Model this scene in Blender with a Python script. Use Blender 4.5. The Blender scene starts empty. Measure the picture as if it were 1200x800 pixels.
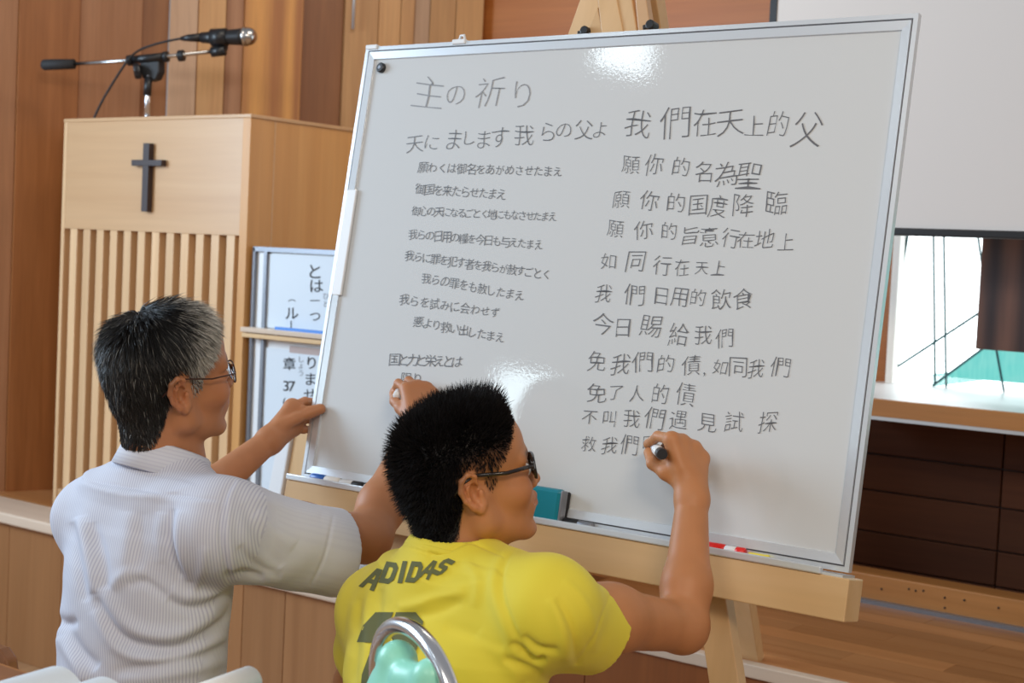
import bpy, bmesh, math, random
import numpy as np
from mathutils import Vector, Matrix
from mathutils.bvhtree import BVHTree
import openvdb as vdb
random.seed(7); rng = np.random.default_rng(7)
S = bpy.context.scene
COL = S.collection
# ------------------------------------------------------------------ camera
FPX = 1767.5; YAW, PITCH, ROLL = .6443, .0552, .0474; CAMH = 1.30
cy_, sy_ = math.cos(YAW), math.sin(YAW)
W_ = np.array([-sy_*math.cos(PITCH), cy_*math.cos(PITCH), -math.sin(PITCH)])
r0_ = np.array([cy_, sy_, 0.]); u0_ = np.cross(r0_, W_)
R_ = math.cos(ROLL)*r0_ + math.sin(ROLL)*u0_
U_ = math.cos(ROLL)*u0_ - math.sin(ROLL)*r0_
CAM = np.array([0, 0, CAMH])
cam = bpy.data.cameras.new('camera'); cam_o = bpy.data.objects.new('camera', cam); COL.objects.link(cam_o)
mw = Matrix.Identity(4)
for i in range(3):
    mw[i][0] = R_[i]; mw[i][1] = U_[i]; mw[i][2] = -W_[i]; mw[i][3] = CAM[i]
cam_o.matrix_world = mw
cam.sensor_fit = 'HORIZONTAL'; cam.sensor_width = 36; cam.lens = 36*FPX/1200
cam.clip_start = .05
cam.dof.use_dof = True; cam.dof.focus_distance = 2.5; cam.dof.aperture_fstop = 7
S.camera = cam_o
# ------------------------------------------------------------------ world, lights, exposure
wd = bpy.data.worlds.new('world'); S.world = wd; wd.use_nodes = True
bg = wd.node_tree.nodes['Background']; bg.inputs[0].default_value = (.93, .95, 1, 1); bg.inputs[1].default_value = .31
def area(name, loc, to, sx, sy, power, col):
    l = bpy.data.lights.new(name, 'AREA'); l.shape = 'RECTANGLE'; l.size = sx; l.size_y = sy; l.energy = power; l.color = col
    o = bpy.data.objects.new(name, l); COL.objects.link(o); o.location = loc
    o.rotation_euler = (Vector(to)-Vector(loc)).to_track_quat('-Z', 'Y').to_euler(); return o
area('window_daylight', (-5.0, .9, 2.0), (-1.9, 1.9, 1.1), 1.5, 1.4, 112, (.64, .82, 1))
area('ceiling_lamp_warm', (1.2, -.4, 2.9), (-1.2, 2.4, .8), 1.2, .5, 52, (1, .82, .62))
area('ceiling_lamp_hall', (-1.2, -1.6, 3.2), (-1.8, 2.6, .9), 1.6, 1.0, 34, (1, .95, .88))
area('stage_lamp', (-2.6, 3.3, 3.2), (-3.6, 3.9, .9), 1.2, .4, 13, (1, .9, .76))
area('high_window_pane', (-3.70, -.65, 3.24), (-1.56, 2.33, 1.67), .24, .19, 1.9, (.8, .93, 1))
area('low_window_pane', (-4.10, -1.05, 1.70), (-1.64, 2.23, 1.04), .26, .26, 2.4, (.75, .93, 1))
S.view_settings.view_transform = 'Standard'; S.view_settings.look = 'None'
S.view_settings.gamma = 1; S.view_settings.use_curve_mapping = False
S.view_settings.exposure = 0.06
# ------------------------------------------------------------------ measuring helpers
def ray(x, y): return W_ + R_*(x-600)/FPX + U_*(400-y)/FPX
def at(x, y, D): return CAM + ray(x, y)*D
def onY(x, y, Y): d = ray(x, y); return CAM + d*Y/d[1]
def onX(x, y, X): d = ray(x, y); return CAM + d*X/d[0]
def onZ(x, y, Z): d = ray(x, y); return CAM + d*(Z-CAMH)/d[2]
def px(P):
    d = np.asarray(P)-CAM; z = d@W_
    return 600+FPX*(d@R_)/z, 400-FPX*(d@U_)/z
# ------------------------------------------------------------------ materials
def mat(name, col=(.5, .5, .5), rough=.5, metal=0, **k):
    m = bpy.data.materials.new(name); m.use_nodes = True
    b = m.node_tree.nodes['Principled BSDF']
    b.inputs['Base Color'].default_value = (*col, 1); b.inputs['Roughness'].default_value = rough; b.inputs['Metallic'].default_value = metal
    for kk, v in k.items(): b.inputs[kk.replace('_', ' ')].default_value = v
    return m
def nd(m, t, **k):
    n = m.node_tree.nodes.new(t)
    for a, v in k.items():
        if hasattr(n, a): setattr(n, a, v)
    return n
def lk(m, a, b): m.node_tree.links.new(a, b)
def bsdf(m): return m.node_tree.nodes['Principled BSDF']
def wood(name, c1, c2, axis=2, scale=1.0, rough=.42, var=.12, ring=.35, knots=False):
    """long-grained timber; axis = grain direction in object space"""
    m = mat(name, c1, rough)
    tc = nd(m, 'ShaderNodeTexCoord'); mp = nd(m, 'ShaderNodeMapping'); oi = nd(m, 'ShaderNodeObjectInfo')
    sc = [14*scale]*3; sc[axis] = .7*scale; mp.inputs['Scale'].default_value = sc
    lk(m, tc.outputs['Object'], mp.inputs['Vector'])
    ad = nd(m, 'ShaderNodeVectorMath', operation='ADD'); mul = nd(m, 'ShaderNodeVectorMath', operation='SCALE')
    cb = nd(m, 'ShaderNodeCombineXYZ')
    for i in range(3): lk(m, oi.outputs['Random'], cb.inputs[i])
    mul.inputs['Scale'].default_value = 37; lk(m, cb.outputs[0], mul.inputs[0])
    lk(m, mp.outputs[0], ad.inputs[0]); lk(m, mul.outputs[0], ad.inputs[1])
    n1 = nd(m, 'ShaderNodeTexNoise'); n1.inputs['Scale'].default_value = 1.6; n1.inputs['Detail'].default_value = 5; n1.inputs['Distortion'].default_value = .6 if not knots else 1.4
    n2 = nd(m, 'ShaderNodeTexNoise'); n2.inputs['Scale'].default_value = 9; n2.inputs['Detail'].default_value = 3
    lk(m, ad.outputs[0], n1.inputs['Vector']); lk(m, ad.outputs[0], n2.inputs['Vector'])
    if knots:
        wv = nd(m, 'ShaderNodeTexWave'); wv.inputs['Scale'].default_value = .5; wv.inputs['Distortion'].default_value = 7; wv.inputs['Detail'].default_value = 1; wv.inputs['Detail Scale'].default_value = .6
        lk(m, ad.outputs[0], wv.inputs['Vector'])
    mx = nd(m, 'ShaderNodeMix', data_type='RGBA')
    mx.inputs[6].default_value = (*c1, 1); mx.inputs[7].default_value = (*c2, 1)
    mth = nd(m, 'ShaderNodeMath', operation='MULTIPLY_ADD'); mth.inputs[1].default_value = 1.9; mth.inputs[2].default_value = -.45
    if knots:
        a2 = nd(m, 'ShaderNodeMath', operation='MULTIPLY_ADD'); a2.inputs[1].default_value = .5; lk(m, wv.outputs['Fac'], a2.inputs[0])
        h = nd(m, 'ShaderNodeMath', operation='MULTIPLY'); h.inputs[1].default_value = .55; lk(m, n1.outputs[0], h.inputs[0]); lk(m, h.outputs[0], a2.inputs[2]); lk(m, a2.outputs[0], mth.inputs[0])
    else: lk(m, n1.outputs[0], mth.inputs[0])
    cl = nd(m, 'ShaderNodeClamp'); lk(m, mth.outputs[0], cl.inputs[0]); lk(m, cl.outputs[0], mx.inputs[0])
    hs = nd(m, 'ShaderNodeHueSaturation')
    v = nd(m, 'ShaderNodeMath', operation='MULTIPLY_ADD'); v.inputs[1].default_value = var*2; v.inputs[2].default_value = 1-var
    lk(m, oi.outputs['Random'], v.inputs[0])
    v2 = nd(m, 'ShaderNodeMath', operation='MULTIPLY_ADD'); v2.inputs[1].default_value = ring; lk(m, n2.outputs[0], v2.inputs[0])
    sb = nd(m, 'ShaderNodeMath', operation='SUBTRACT'); sb.inputs[1].default_value = ring*.5; lk(m, v.outputs[0], sb.inputs[0]); lk(m, sb.outputs[0], v2.inputs[2])
    lk(m, v2.outputs[0], hs.inputs['Value']); lk(m, mx.outputs[2], hs.inputs['Color']); lk(m, hs.outputs[0], bsdf(m).inputs['Base Color'])
    bp = nd(m, 'ShaderNodeBump'); bp.inputs['Strength'].default_value = .08; bp.inputs['Distance'].default_value = .002
    lk(m, n2.outputs[0], bp.inputs['Height']); lk(m, bp.outputs[0], bsdf(m).inputs['Normal'])
    return m
def vcol(m, name='tint', mult=None):
    a = nd(m, 'ShaderNodeAttribute', attribute_name=name)
    lk(m, a.outputs['Color'], bsdf(m).inputs['Base Color']); return a
def bumpn(m, scale, strength, dist=.002, detail=3):
    tc = nd(m, 'ShaderNodeTexCoord'); n = nd(m, 'ShaderNodeTexNoise'); n.inputs['Scale'].default_value = scale; n.inputs['Detail'].default_value = detail
    lk(m, tc.outputs['Object'], n.inputs['Vector']); b = nd(m, 'ShaderNodeBump'); b.inputs['Strength'].default_value = strength; b.inputs['Distance'].default_value = dist
    lk(m, n.outputs[0], b.inputs['Height']); lk(m, b.outputs[0], bsdf(m).inputs['Normal']); return n
M = {}
M['w_panel_a'] = wood('panel wood brown', (.24, .080, .018), (.33, .120, .034), 2)
M['w_panel_b'] = wood('panel wood rose', (.29, .120, .048), (.37, .17, .078), 2)
M['w_panel_c'] = wood('panel wood pale', (.40, .225, .125), (.50, .30, .18), 2)
M['w_panel_d'] = wood('panel wood pine', (.66, .29, .065), (.36, .12, .025), 2, .8, knots=True, var=.04)
M['w_panel_e'] = wood('panel wood tan', (.43, .20, .070), (.54, .285, .11), 2)
M['w_ply'] = wood('wall plywood orange', (.34, .105, .022), (.44, .16, .04), 0, .5)
M['w_light'] = wood('maple veneer', (.53, .31, .155), (.60, .375, .20), 0, .5, rough=.35, var=.03, ring=.12)
M['w_lightv'] = wood('maple slats', (.60, .37, .19), (.72, .48, .27), 2, .7, rough=.35, var=.07, ring=.15)
M['w_side'] = wood('pulpit side veneer', (.55, .265, .080), (.66, .35, .125), 2, .5, rough=.4, var=.02, ring=.15)
M['w_red'] = wood('red brown slat backing', (.20, .055, .010), (.28, .085, .018), 2, .6, var=.03)
M['w_cap'] = wood('pale cap board', (.60, .47, .36), (.70, .56, .44), 0, .5, rough=.3, var=.03, ring=.1)
M['w_riser'] = wood('riser panel wood', (.27, .118, .042), (.35, .165, .065), 2, .6, var=.1, ring=.2)
M['w_floor'] = wood('parquet', (.34, .135, .042), (.47, .22, .085), 0, .8, rough=.28, var=.2, ring=.2)
M['w_hall'] = wood('hall floor boards', (.30, .15, .07), (.38, .21, .10), 1, .8, rough=.4)
M['w_beam'] = wood('beam wood', (.38, .155, .04), (.48, .22, .07), 0, .5, rough=.4, var=.03)
M['w_dark'] = wood('dark walnut planks', (.062, .020, .009), (.095, .035, .015), 0, .6, rough=.6, var=.15, ring=.3)
bsdf(M['w_dark']).inputs['Specular IOR Level'].default_value = .2
M['w_walnut'] = wood('walnut board', (.018, .007, .008), (.16, .07, .045), 2, .55, rough=.45, knots=True)
M['w_easel'] = wood('easel beech', (.60, .38, .17), (.70, .48, .26), 0, .5, rough=.4, var=.03, ring=.12)
M['w_easelv'] = wood('easel beech upright', (.60, .37, .17), (.72, .48, .26), 2, .5, rough=.4, var=.06, ring=.12)
M['w_desk'] = wood('desk wood', (.20, .08, .03), (.28, .12, .05), 0, .6)
M['w_cross'] = mat('dark cross wood', (.035, .02, .02), .45)
M['alu'] = mat('brushed aluminium', (.74, .78, .82), .28, .55)
M['alu_dark'] = mat('grey metal frame', (.25, .26, .29), .4, .6)
M['groove'] = mat('frame groove', (.09, .09, .1), .6)
M['chrome'] = mat('chrome', (.72, .72, .74), .22, 1)
M['steel'] = mat('satin steel tube', (.55, .54, .53), .22, 1)
M['black'] = mat('black plastic', (.012, .012, .014), .38)
M['black_soft'] = mat('black rubber', (.018, .018, .02), .7)
M['white'] = mat('white plastic', (.78, .80, .82), .35)
M['plaster'] = mat('white wall', (.66, .66, .67), .8)
M['screen'] = mat('projection screen fabric', (.70, .685, .68), .85)
M['sheet'] = mat('paper sheet', (.66, .73, .80), .6)
M['paper'] = mat('page paper', (.86, .84, .80), .7)
M['tape'] = mat('yellowed tape', (.68, .66, .42), .5)
M['tape2'] = mat('faded pink tape', (.45, .36, .34), .5)
M['blue'] = mat('blue ink cap', (.02, .12, .45), .35)
M['blue_strip'] = mat('blue strip', (.08, .25, .68), .4)
M['red'] = mat('red marker plastic', (.75, .02, .015), .3)
M['yellow'] = mat('yellow marker plastic', (.85, .72, .08), .35)
M['teal'] = mat('teal eraser plastic', (.0, .20, .27), .3)
M['ink'] = mat('board marker ink', (.12, .12, .13), .5)
M['lead'] = mat('lead came', (.03, .10, .11), .5)
M['ink_faint'] = mat('faint board marker ink', (.24, .24, .25), .5)
M['print'] = mat('printed ink', (.02, .02, .025), .6)
M['print_grey'] = mat('printed grey ink', (.3, .32, .35), .6)
M['mint'] = mat('mint vinyl', (.30, .76, .60), .38)
M['trouser'] = mat('dark trousers', (.015, .017, .03), .85)
M['trouser_b'] = mat('khaki shorts', (.25, .22, .17), .85)
M['shoe'] = mat('shoe leather', (.02, .02, .02), .4)
M['glass'] = mat('spectacle lens', (1, 1, 1), .02, 0, Transmission_Weight=1.0, IOR=1.15)
M['tort'] = mat('black tortoiseshell', (.018, .012, .010), .22)
M['wire'] = mat('brown wire frame', (.06, .025, .018), .3, .5)
M['eye'] = mat('eye white', (.7, .68, .65), .2)
M['shirt_print'] = mat('grey green shirt print', (.125, .135, .05), .8)
M['whiteboard'] = mat('glossy whiteboard', (.61, .635, .65), .045, 0)
bumpn(M['whiteboard'], 170, .16, .0004, 2)
M['skin'] = mat('skin', (.5, .25, .15), .5); vcol(M['skin']); bsdf(M['skin']).inputs['Subsurface Weight'].default_value = .12
bsdf(M['skin']).inputs['Subsurface Radius'].default_value = (.01, .004, .002)
M['skin'].node_tree.nodes['Principled BSDF'].inputs['Specular IOR Level'].default_value = .4
M['hair_black'] = mat('black hair', (.01, .01, .01), .6); vcol(M['hair_black']); bsdf(M['hair_black']).inputs['Specular IOR Level'].default_value = .22
M['hair'] = mat('hair', (.01, .01, .01), .42); vcol(M['hair']); bsdf(M['hair']).inputs['Specular IOR Level'].default_value = .55
m = M['tee'] = mat('yellow jersey', (.76, .64, .045), .75); bumpn(m, 900, .15, .0005); bsdf(m).inputs['Sheen Weight'].default_value = .25
bsdf(m).inputs['Sheen Tint'].default_value = (1, .95, .5, 1)
# pinstripe shirting: fine woven stripes on the body, plain look on the sleeve comes from the cloth's own direction attribute
m = M['stripe'] = mat('pinstripe shirt cloth', (.7, .7, .75), .8)
a = nd(m, 'ShaderNodeAttribute', attribute_name='stripe'); sn = nd(m, 'ShaderNodeMath', operation='SINE')
ml = nd(m, 'ShaderNodeMath', operation='MULTIPLY'); ml.inputs[1].default_value = 2*math.pi/.0062
lk(m, a.outputs['Fac'], ml.inputs[0]); lk(m, ml.outputs[0], sn.inputs[0])
rr = nd(m, 'ShaderNodeMapRange'); rr.inputs[1].default_value = -.2; rr.inputs[2].default_value = .75; lk(m, sn.outputs[0], rr.inputs[0])
mx = nd(m, 'ShaderNodeMix', data_type='RGBA'); mx.inputs[6].default_value = (.60, .62, .69, 1); mx.inputs[7].default_value = (.45, .46, .57, 1)
a2 = nd(m, 'ShaderNodeAttribute', attribute_name='stripe_amt'); mm = nd(m, 'ShaderNodeMath', operation='MULTIPLY')
lk(m, rr.outputs[0], mm.inputs[0]); lk(m, a2.outputs['Fac'], mm.inputs[1]); lk(m, mm.outputs[0], mx.inputs[0]); lk(m, mx.outputs[2], bsdf(m).inputs['Base Color'])
def emit(name, col, st):
    m = mat(name, (0, 0, 0), .6); b = bsdf(m); b.inputs['Emission Color'].default_value = (*col, 1); b.inputs['Emission Strength'].default_value = st; return m
M['pane_white'] = emit('daylit frosted pane', (.90, .98, 1), 3.0)
M['pane_teal'] = emit('daylit teal pane', (.20, .80, .74), .78)
n = nd(M['pane_teal'], 'ShaderNodeTexNoise'); n.inputs['Scale'].default_value = 14
cr = nd(M['pane_teal'], 'ShaderNodeMix', data_type='RGBA'); cr.inputs[6].default_value = (.12, .72, .68, 1); cr.inputs[7].default_value = (.36, .93, .84, 1)
tc = nd(M['pane_teal'], 'ShaderNodeTexCoord'); mp = nd(M['pane_teal'], 'ShaderNodeMapping'); mp.inputs['Scale'].default_value = (6, 1, 1)
lk(M['pane_teal'], tc.outputs['Object'], mp.inputs[0]); lk(M['pane_teal'], mp.outputs[0], n.inputs['Vector'])
lk(M['pane_teal'], n.outputs[0], cr.inputs[0]); lk(M['pane_teal'], cr.outputs[2], bsdf(M['pane_teal']).inputs['Emission Color'])
# ------------------------------------------------------------------ object helpers
def tagp(o, label=None, cat=None, group=None, kind=None):
    if label: o['label'] = label
    if cat: o['category'] = cat
    if group: o['group'] = group
    if kind: o['kind'] = kind
    return o
def root(name, loc, label=None, cat=None, group=None, kind=None):
    o = bpy.data.objects.new(name, None); COL.objects.link(o); o.location = [float(v) for v in loc]; o.empty_display_size = .05
    o['wl'] = 1; del o['wl']
    return tagp(o, label, cat, group, kind)
def wloc(p):
    v = Vector((0, 0, 0))
    while p is not None: v = v + Vector(p.location); p = p.parent
    return v
class G:
    def __init__(s): s.bm = bmesh.new()
    def box(s, a, b, R=None, c=None):
        a = np.array(a, float); b = np.array(b, float)
        vs = [s.bm.verts.new(Vector(((a, b)[i & 1][0], (a, b)[i >> 1 & 1][1], (a, b)[i >> 2 & 1][2]))) for i in range(8)]
        if R is not None:
            for v in vs: v.co = R @ (v.co) + Vector(c if c is not None else (0, 0, 0))
        for f in ((0, 2, 3, 1), (4, 5, 7, 6), (0, 1, 5, 4), (2, 6, 7, 3), (0, 4, 6, 2), (1, 3, 7, 5)): s.bm.faces.new([vs[i] for i in f])
        return s
    def bar(s, p, q, w, h, up=(0, 0, 1)):
        """rectangular bar from p to q, w across, h along up"""
        p = Vector([float(v) for v in p]); q = Vector([float(v) for v in q]); d = (q-p).normalized(); x = d.cross(Vector(up)).normalized(); y = x.cross(d)
        vs = []
        for e in (p, q):
            for sx, sy in ((-1, -1), (1, -1), (1, 1), (-1, 1)): vs.append(s.bm.verts.new(e + x*sx*w/2 + y*sy*h/2))
        for f in ((3, 2, 1, 0), (4, 5, 6, 7), (0, 1, 5, 4), (1, 2, 6, 5), (2, 3, 7, 6), (3, 0, 4, 7)): s.bm.faces.new([vs[i] for i in f])
        return s
    def tube(s, pts, rad, n=12, closed=False):
        pts = [Vector([float(v) for v in p]) for p in pts]; k = len(pts)
        rad = rad if isinstance(rad, (list, tuple)) else [rad]*k
        rings = []; prev = None
        for i, p in enumerate(pts):
            if closed: t = pts[(i+1) % k]-pts[i-1]
            else: t = pts[min(i+1, k-1)]-pts[max(i-1, 0)]
            t.normalize()
            if prev is None: x = t.orthogonal().normalized()
            else: x = (prev - t*prev.dot(t)).normalized()
            prev = x; y = t.cross(x)
            rings.append([s.bm.verts.new(p + (x*math.cos(2*math.pi*j/n)+y*math.sin(2*math.pi*j/n))*rad[i]) for j in range(n)])
        m_ = k if closed else k-1
        for i in range(m_):
            A, B = rings[i], rings[(i+1) % k]
            for j in range(n): s.bm.faces.new((A[j], A[(j+1) % n], B[(j+1) % n], B[j]))
        if not closed:
            s.bm.faces.new(rings[0][::-1]); s.bm.faces.new(rings[-1])
        return s
    def poly(s, loop, back):
        """prism from a 3D loop and an offset vector"""
        a = [s.bm.verts.new(Vector([float(v) for v in p])) for p in loop]; b = [s.bm.verts.new(v.co+Vector([float(t) for t in back])) for v in a]
        n = len(a); s.bm.faces.new(a); s.bm.faces.new(b[::-1])
        for i in range(n): s.bm.faces.new((a[i], b[i], b[(i+1) % n], a[(i+1) % n]))
        return s
    def ball(s, c, r, sub=3, sc=(1, 1, 1), R=None):
        ret = bmesh.ops.create_icosphere(s.bm, subdivisions=sub, radius=r)
        for v in ret['verts']:
            co = Vector((v.co.x*sc[0], v.co.y*sc[1], v.co.z*sc[2]))
            v.co = (R @ co if R else co) + Vector([float(t) for t in c])
        return s
    def make(s, name, m, parent=None, bevel=0, smooth=False, seg=2):
        bmesh.ops.recalc_face_normals(s.bm, faces=s.bm.faces)
        me = bpy.data.meshes.new(name); s.bm.to_mesh(me); s.bm.free()
        return mkobj(name, me, m, parent, bevel, smooth, seg)
def mkobj(name, me, m, parent=None, bevel=0, smooth=False, seg=2):
    off = wloc(parent)
    if parent is None:   # origin at base centre
        co = np.empty(len(me.vertices)*3); me.vertices.foreach_get('co', co); co = co.reshape(-1, 3)
        off = Vector(((co[:, 0].min()+co[:, 0].max())/2, (co[:, 1].min()+co[:, 1].max())/2, co[:, 2].min()))
    me.transform(Matrix.Translation(-off))
    me.materials.append(m)
    o = bpy.data.objects.new(name, me); COL.objects.link(o)
    if parent is None: o.location = off
    else: o.parent = parent
    if bevel:
        b = o.modifiers.new('bevel', 'BEVEL'); b.width = bevel; b.segments = seg; b.limit_method = 'ANGLE'; b.angle_limit = .7
    if smooth:
        me.polygons.foreach_set('use_smooth', [True]*len(me.polygons))
    return o
def box(name, a, b, m, parent=None, bevel=0): return G().box(a, b).make(name, m, parent, bevel)
Z3 = (0, 0, 1)
# text (the default font covers kanji and kana)
def text_mesh(s, thin=0.0, size=1.0):
    c = bpy.data.curves.new('glyph', 'FONT'); c.body = s; c.size = size; c.offset = thin; c.align_x = 'CENTER'; c.resolution_u = 3
    o = bpy.data.objects.new('glyph', c); COL.objects.link(o)
    dg = bpy.context.evaluated_depsgraph_get(); me = bpy.data.meshes.new_from_object(o.evaluated_get(dg))
    v = np.empty(len(me.vertices)*3); me.vertices.foreach_get('co', v); v = v.reshape(-1, 3)[:, :2].copy()
    f = [tuple(p.vertices) for p in me.polygons]
    bpy.data.objects.remove(o); bpy.data.curves.remove(c); bpy.data.meshes.remove(me); return v, f
GC = {}
def glyph(ch, thin):
    k = (ch, thin)
    if k not in GC:
        v, f = text_mesh(ch, thin)
        if len(v):
            c = (v.max(0)+v.min(0))/2; sz = max((v.max(0)-v.min(0)).max(), 1e-6); v = (v-c)/sz
        GC[k] = (v, f)
    return GC[k]
# ================================================================== STRUCTURE
FLOORZ = -.15; STZ = .345
box('floor', (-7, -4, FLOORZ-.1), (4, 3.1, FLOORZ), M['w_hall'])['kind'] = 'structure'
# stage: body with separate parquet blocks
st = root('stage', (-2.5, 3.27, FLOORZ), kind='structure')
box('platform', (-6.0, 3.285, FLOORZ), (1.5, 4.9, STZ-.012), M['w_red'], st)
strips = []
y = 3.285; row = 0
base = {}
while y < 4.12:
    x = -2.62 + (row % 3)*.23 - .3
    while x < .35:
        L = [.46, .69, .92][(row*7+int(x*10)) % 3]
        key = L
        if key not in base:
            o = G().box((0, .0006, 0), (L-.0012, .0894, .012)).make('floor_plank', M['w_floor'], st); off = Vector(o.location)
            base[key] = o.data
            o.location = Vector((x, y, STZ-.012))-Vector(st.location)+Vector((2.5-2.5, 0, 0)); o.data.transform(Matrix.Translation(Vector(st.location)))
        else:
            o = bpy.data.objects.new('floor_plank', base[key]); COL.objects.link(o); o.parent = st
            o.location = Vector((x, y, STZ-.012))-Vector(st.location)
        x += L
    y += .09; row += 1
box('floor_strip', (-6, 3.285, STZ-.012), (-2.93, 4.2, STZ), M['w_floor'], st)
nos = box('nosing', (-2.9, 3.25, STZ-.032), (1.5, 3.285, STZ+.001), M['w_cap'], st, .003)
for k in range(9):
    box('riser_panel', (-2.62+k*.46+.001, 3.262, FLOORZ), (-2.62+(k+1)*.46-.001, 3.285, STZ-.032), M['w_red'], st, .001)
# low partition with cap in front of the stage (left)
lp = root('low_partition', (-4, 3.12, FLOORZ), 'low wooden partition with a pale rounded cap board, in front of the stage at the left', 'partition')
box('cap', (-6.0, 3.05, .315), (-2.55, 3.245, .352), M['w_cap'], lp, .006)
xs = [-6.0, -5.7, -5.35, -5.0, -4.71, -4.42, -4.13, -3.84, -3.55, -3.26, -3.085, -2.82, -2.56]
for a, b in zip(xs[:-1], xs[1:]): box('panel', (a+.001, 3.075, FLOORZ), (b-.001, 3.10, .316), M['w_riser'], lp, .0015)
box('backing', (-6, 3.10, FLOORZ), (-2.56, 3.23, .316), M['w_red'], lp)
# left wall: vertical boards, each its own piece
wl = root('wall_left', (-4.66, 3.8, STZ), kind='structure')
SEG = [(np.array((-5.05, 2.73)), np.array((-4.66, 3.80))), (np.array((-4.66, 3.80)), np.array((-3.83, 4.80)))]
def hitwall(x):
    d = ray(x, 80)[:2]
    for i, (A, B) in enumerate(SEG):
        t = np.linalg.solve(np.array([d, -(B-A)]).T, A)
        if t[1] <= 1.0 or i == 1: return A+(B-A)*t[1]
bnd = [(-40, 'w_panel_a', .0), (18, 'w_panel_b', .012), (22, 'w_panel_a', .0), (92, 'w_panel_b', .004), (165, 'w_panel_a', -.02), (197, 'w_panel_c', .012), (230, 'w_panel_e', .008), (263, 'w_panel_b', -.004),
       (284, 'w_panel_d', .05), (352, 'w_panel_a', -.02), (401, 'w_panel_e', .03), (440, 'w_panel_e', .027), (466, 'w_panel_e', .03), (482, 'w_panel_c', .026), (500, 'w_panel_e', .03), (530, 'w_panel_e', .034), (562, None, 0)]
bnd[1] = (20, 'w_panel_a', .008); del bnd[2]
bnd[0] = (-14, 'w_panel_b', .0)
for (x0, mm_, off), (x1, _, _) in zip(bnd[:-1], bnd[1:]):
    A, B = hitwall(x0), hitwall(x1); t = (B-A)/np.linalg.norm(B-A); nn = np.array([t[1], -t[0]])
    z0 = STZ-.03
    lo = [(*(A+nn*off+t*.001), z0), (*(B+nn*off-t*.001), z0), (*(B-nn*.05), z0), (*(A-nn*.05), z0)]
    G().poly(lo, (0, 0, 3.0)).make('wall_board', M[mm_], wl, .0015)
    if 401 <= x0 < 402:
        c = A+nn*(off+.02)+t*.03
        h = onX(412, 34, (A+t*.08)[0])
        G().tube([(c[0], c[1], h[2]), (c[0], c[1], h[2]+.35)], .006).make('handle_rod', M['alu'], wl, smooth=True)
for k_ in range(8):
    xa_ = -4.90-.30*k_; box('wall_board', (xa_-.298, 3.262+.012*(k_ % 2), STZ-.03), (xa_-.002, 3.32, STZ+2.97), M[('w_panel_a', 'w_panel_b', 'w_panel_e')[k_ % 3]], wl, .0015)
# back wall, window, header
wb = root('wall_back', (-2, 4.86, 0), kind='structure')
zs = 1.055-.12+.0   # sill top
SILL = .943
WY = 4.82
wx0 = -2.02
# plywood panels of the back wall, left of the window
pz = [(-3.86, -3.0), (-3.0, -2.35), (-2.35, wx0)]
for a, b in pz: box('wall_panel', (a+.001, WY, STZ), (b-.001, WY+.05, 3.3), M['w_ply'], wb, .0015)
box('wall_panel', (wx0, WY, 2.3), (1.6, WY+.05, 3.3), M['w_ply'], wb)
box('wall_panel', (wx0, WY, STZ), (1.6, WY+.05, SILL), M['w_dark'], wb)
# window
wn = root('window_1', (wx0, WY, SILL), kind='structure')
def wp(x, y): p = onY(x, y, WY-.012); return (p[0], p[2])
box('window_jamb', (wx0, WY-.05, SILL), (wx0+.025, WY+.05, 2.3), M['paper'], wn, .002)
box('window_head', (wx0, WY-.03, 2.27), (1.6, WY+.05, 2.31), M['w_beam'], wn)
# teal glass is the area below the slanting lead line; frosted glass above it
a1 = wp(1092, 453); a2_ = wp(1150, 409); a3 = wp(1240, 340); zb = SILL+.004
tl = [(a1[0]-.03, WY, SILL+.035), (a1[0], WY, a1[1]), (a2_[0], WY, a2_[1]), (a3[0], WY, a3[1]), (1.6, WY, a3[1]+.4), (1.6, WY, SILL+.035)]
wh = [(wx0+.025, WY, SILL), (wx0+.025, WY, 2.27), (1.6, WY, 2.27), (1.6, WY, a3[1]+.4), (a3[0], WY, a3[1]), (a2_[0], WY, a2_[1]), (a1[0], WY, a1[1]), (a1[0]-.03, WY, SILL+.035), (1.6, WY, SILL+.035), (1.6, WY, SILL)]
G().poly(tl, (0, .008, 0)).make('pane', M['pane_teal'], wn)['label'] = 'teal glass pane'
G().poly(wh[:1]+wh[1:8]+[(a1[0]-.03, WY, SILL)], (0, .008, 0)).make('pane', M['pane_white'], wn)['label'] = 'frosted white glass pane'
G().box((a1[0]-.03, WY, SILL), (1.6, WY+.008, SILL+.035)).make('pane', M['pane_white'], wn)['label'] = 'frosted white glass pane'
for seg in ([(1065, 262), (1045, 392)], [(1093, 262), (1095, 449)], [(1105, 262), (1108, 455)], [(1143, 262), (1152, 322)], [(1041, 436), (1146, 367)], [(1146, 367), (1240, 300)],
            [(1092, 452), (1150, 409), (1240, 340)], [(1166, 405), (1176, 460)], [(1050, 280), (1047, 330)]):
    pts = [(wp(*q)[0], WY-.006, wp(*q)[1]) for q in seg]
    G().tube(pts, .0042, 6).make('lead_line', M['lead'], wn)
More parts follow.
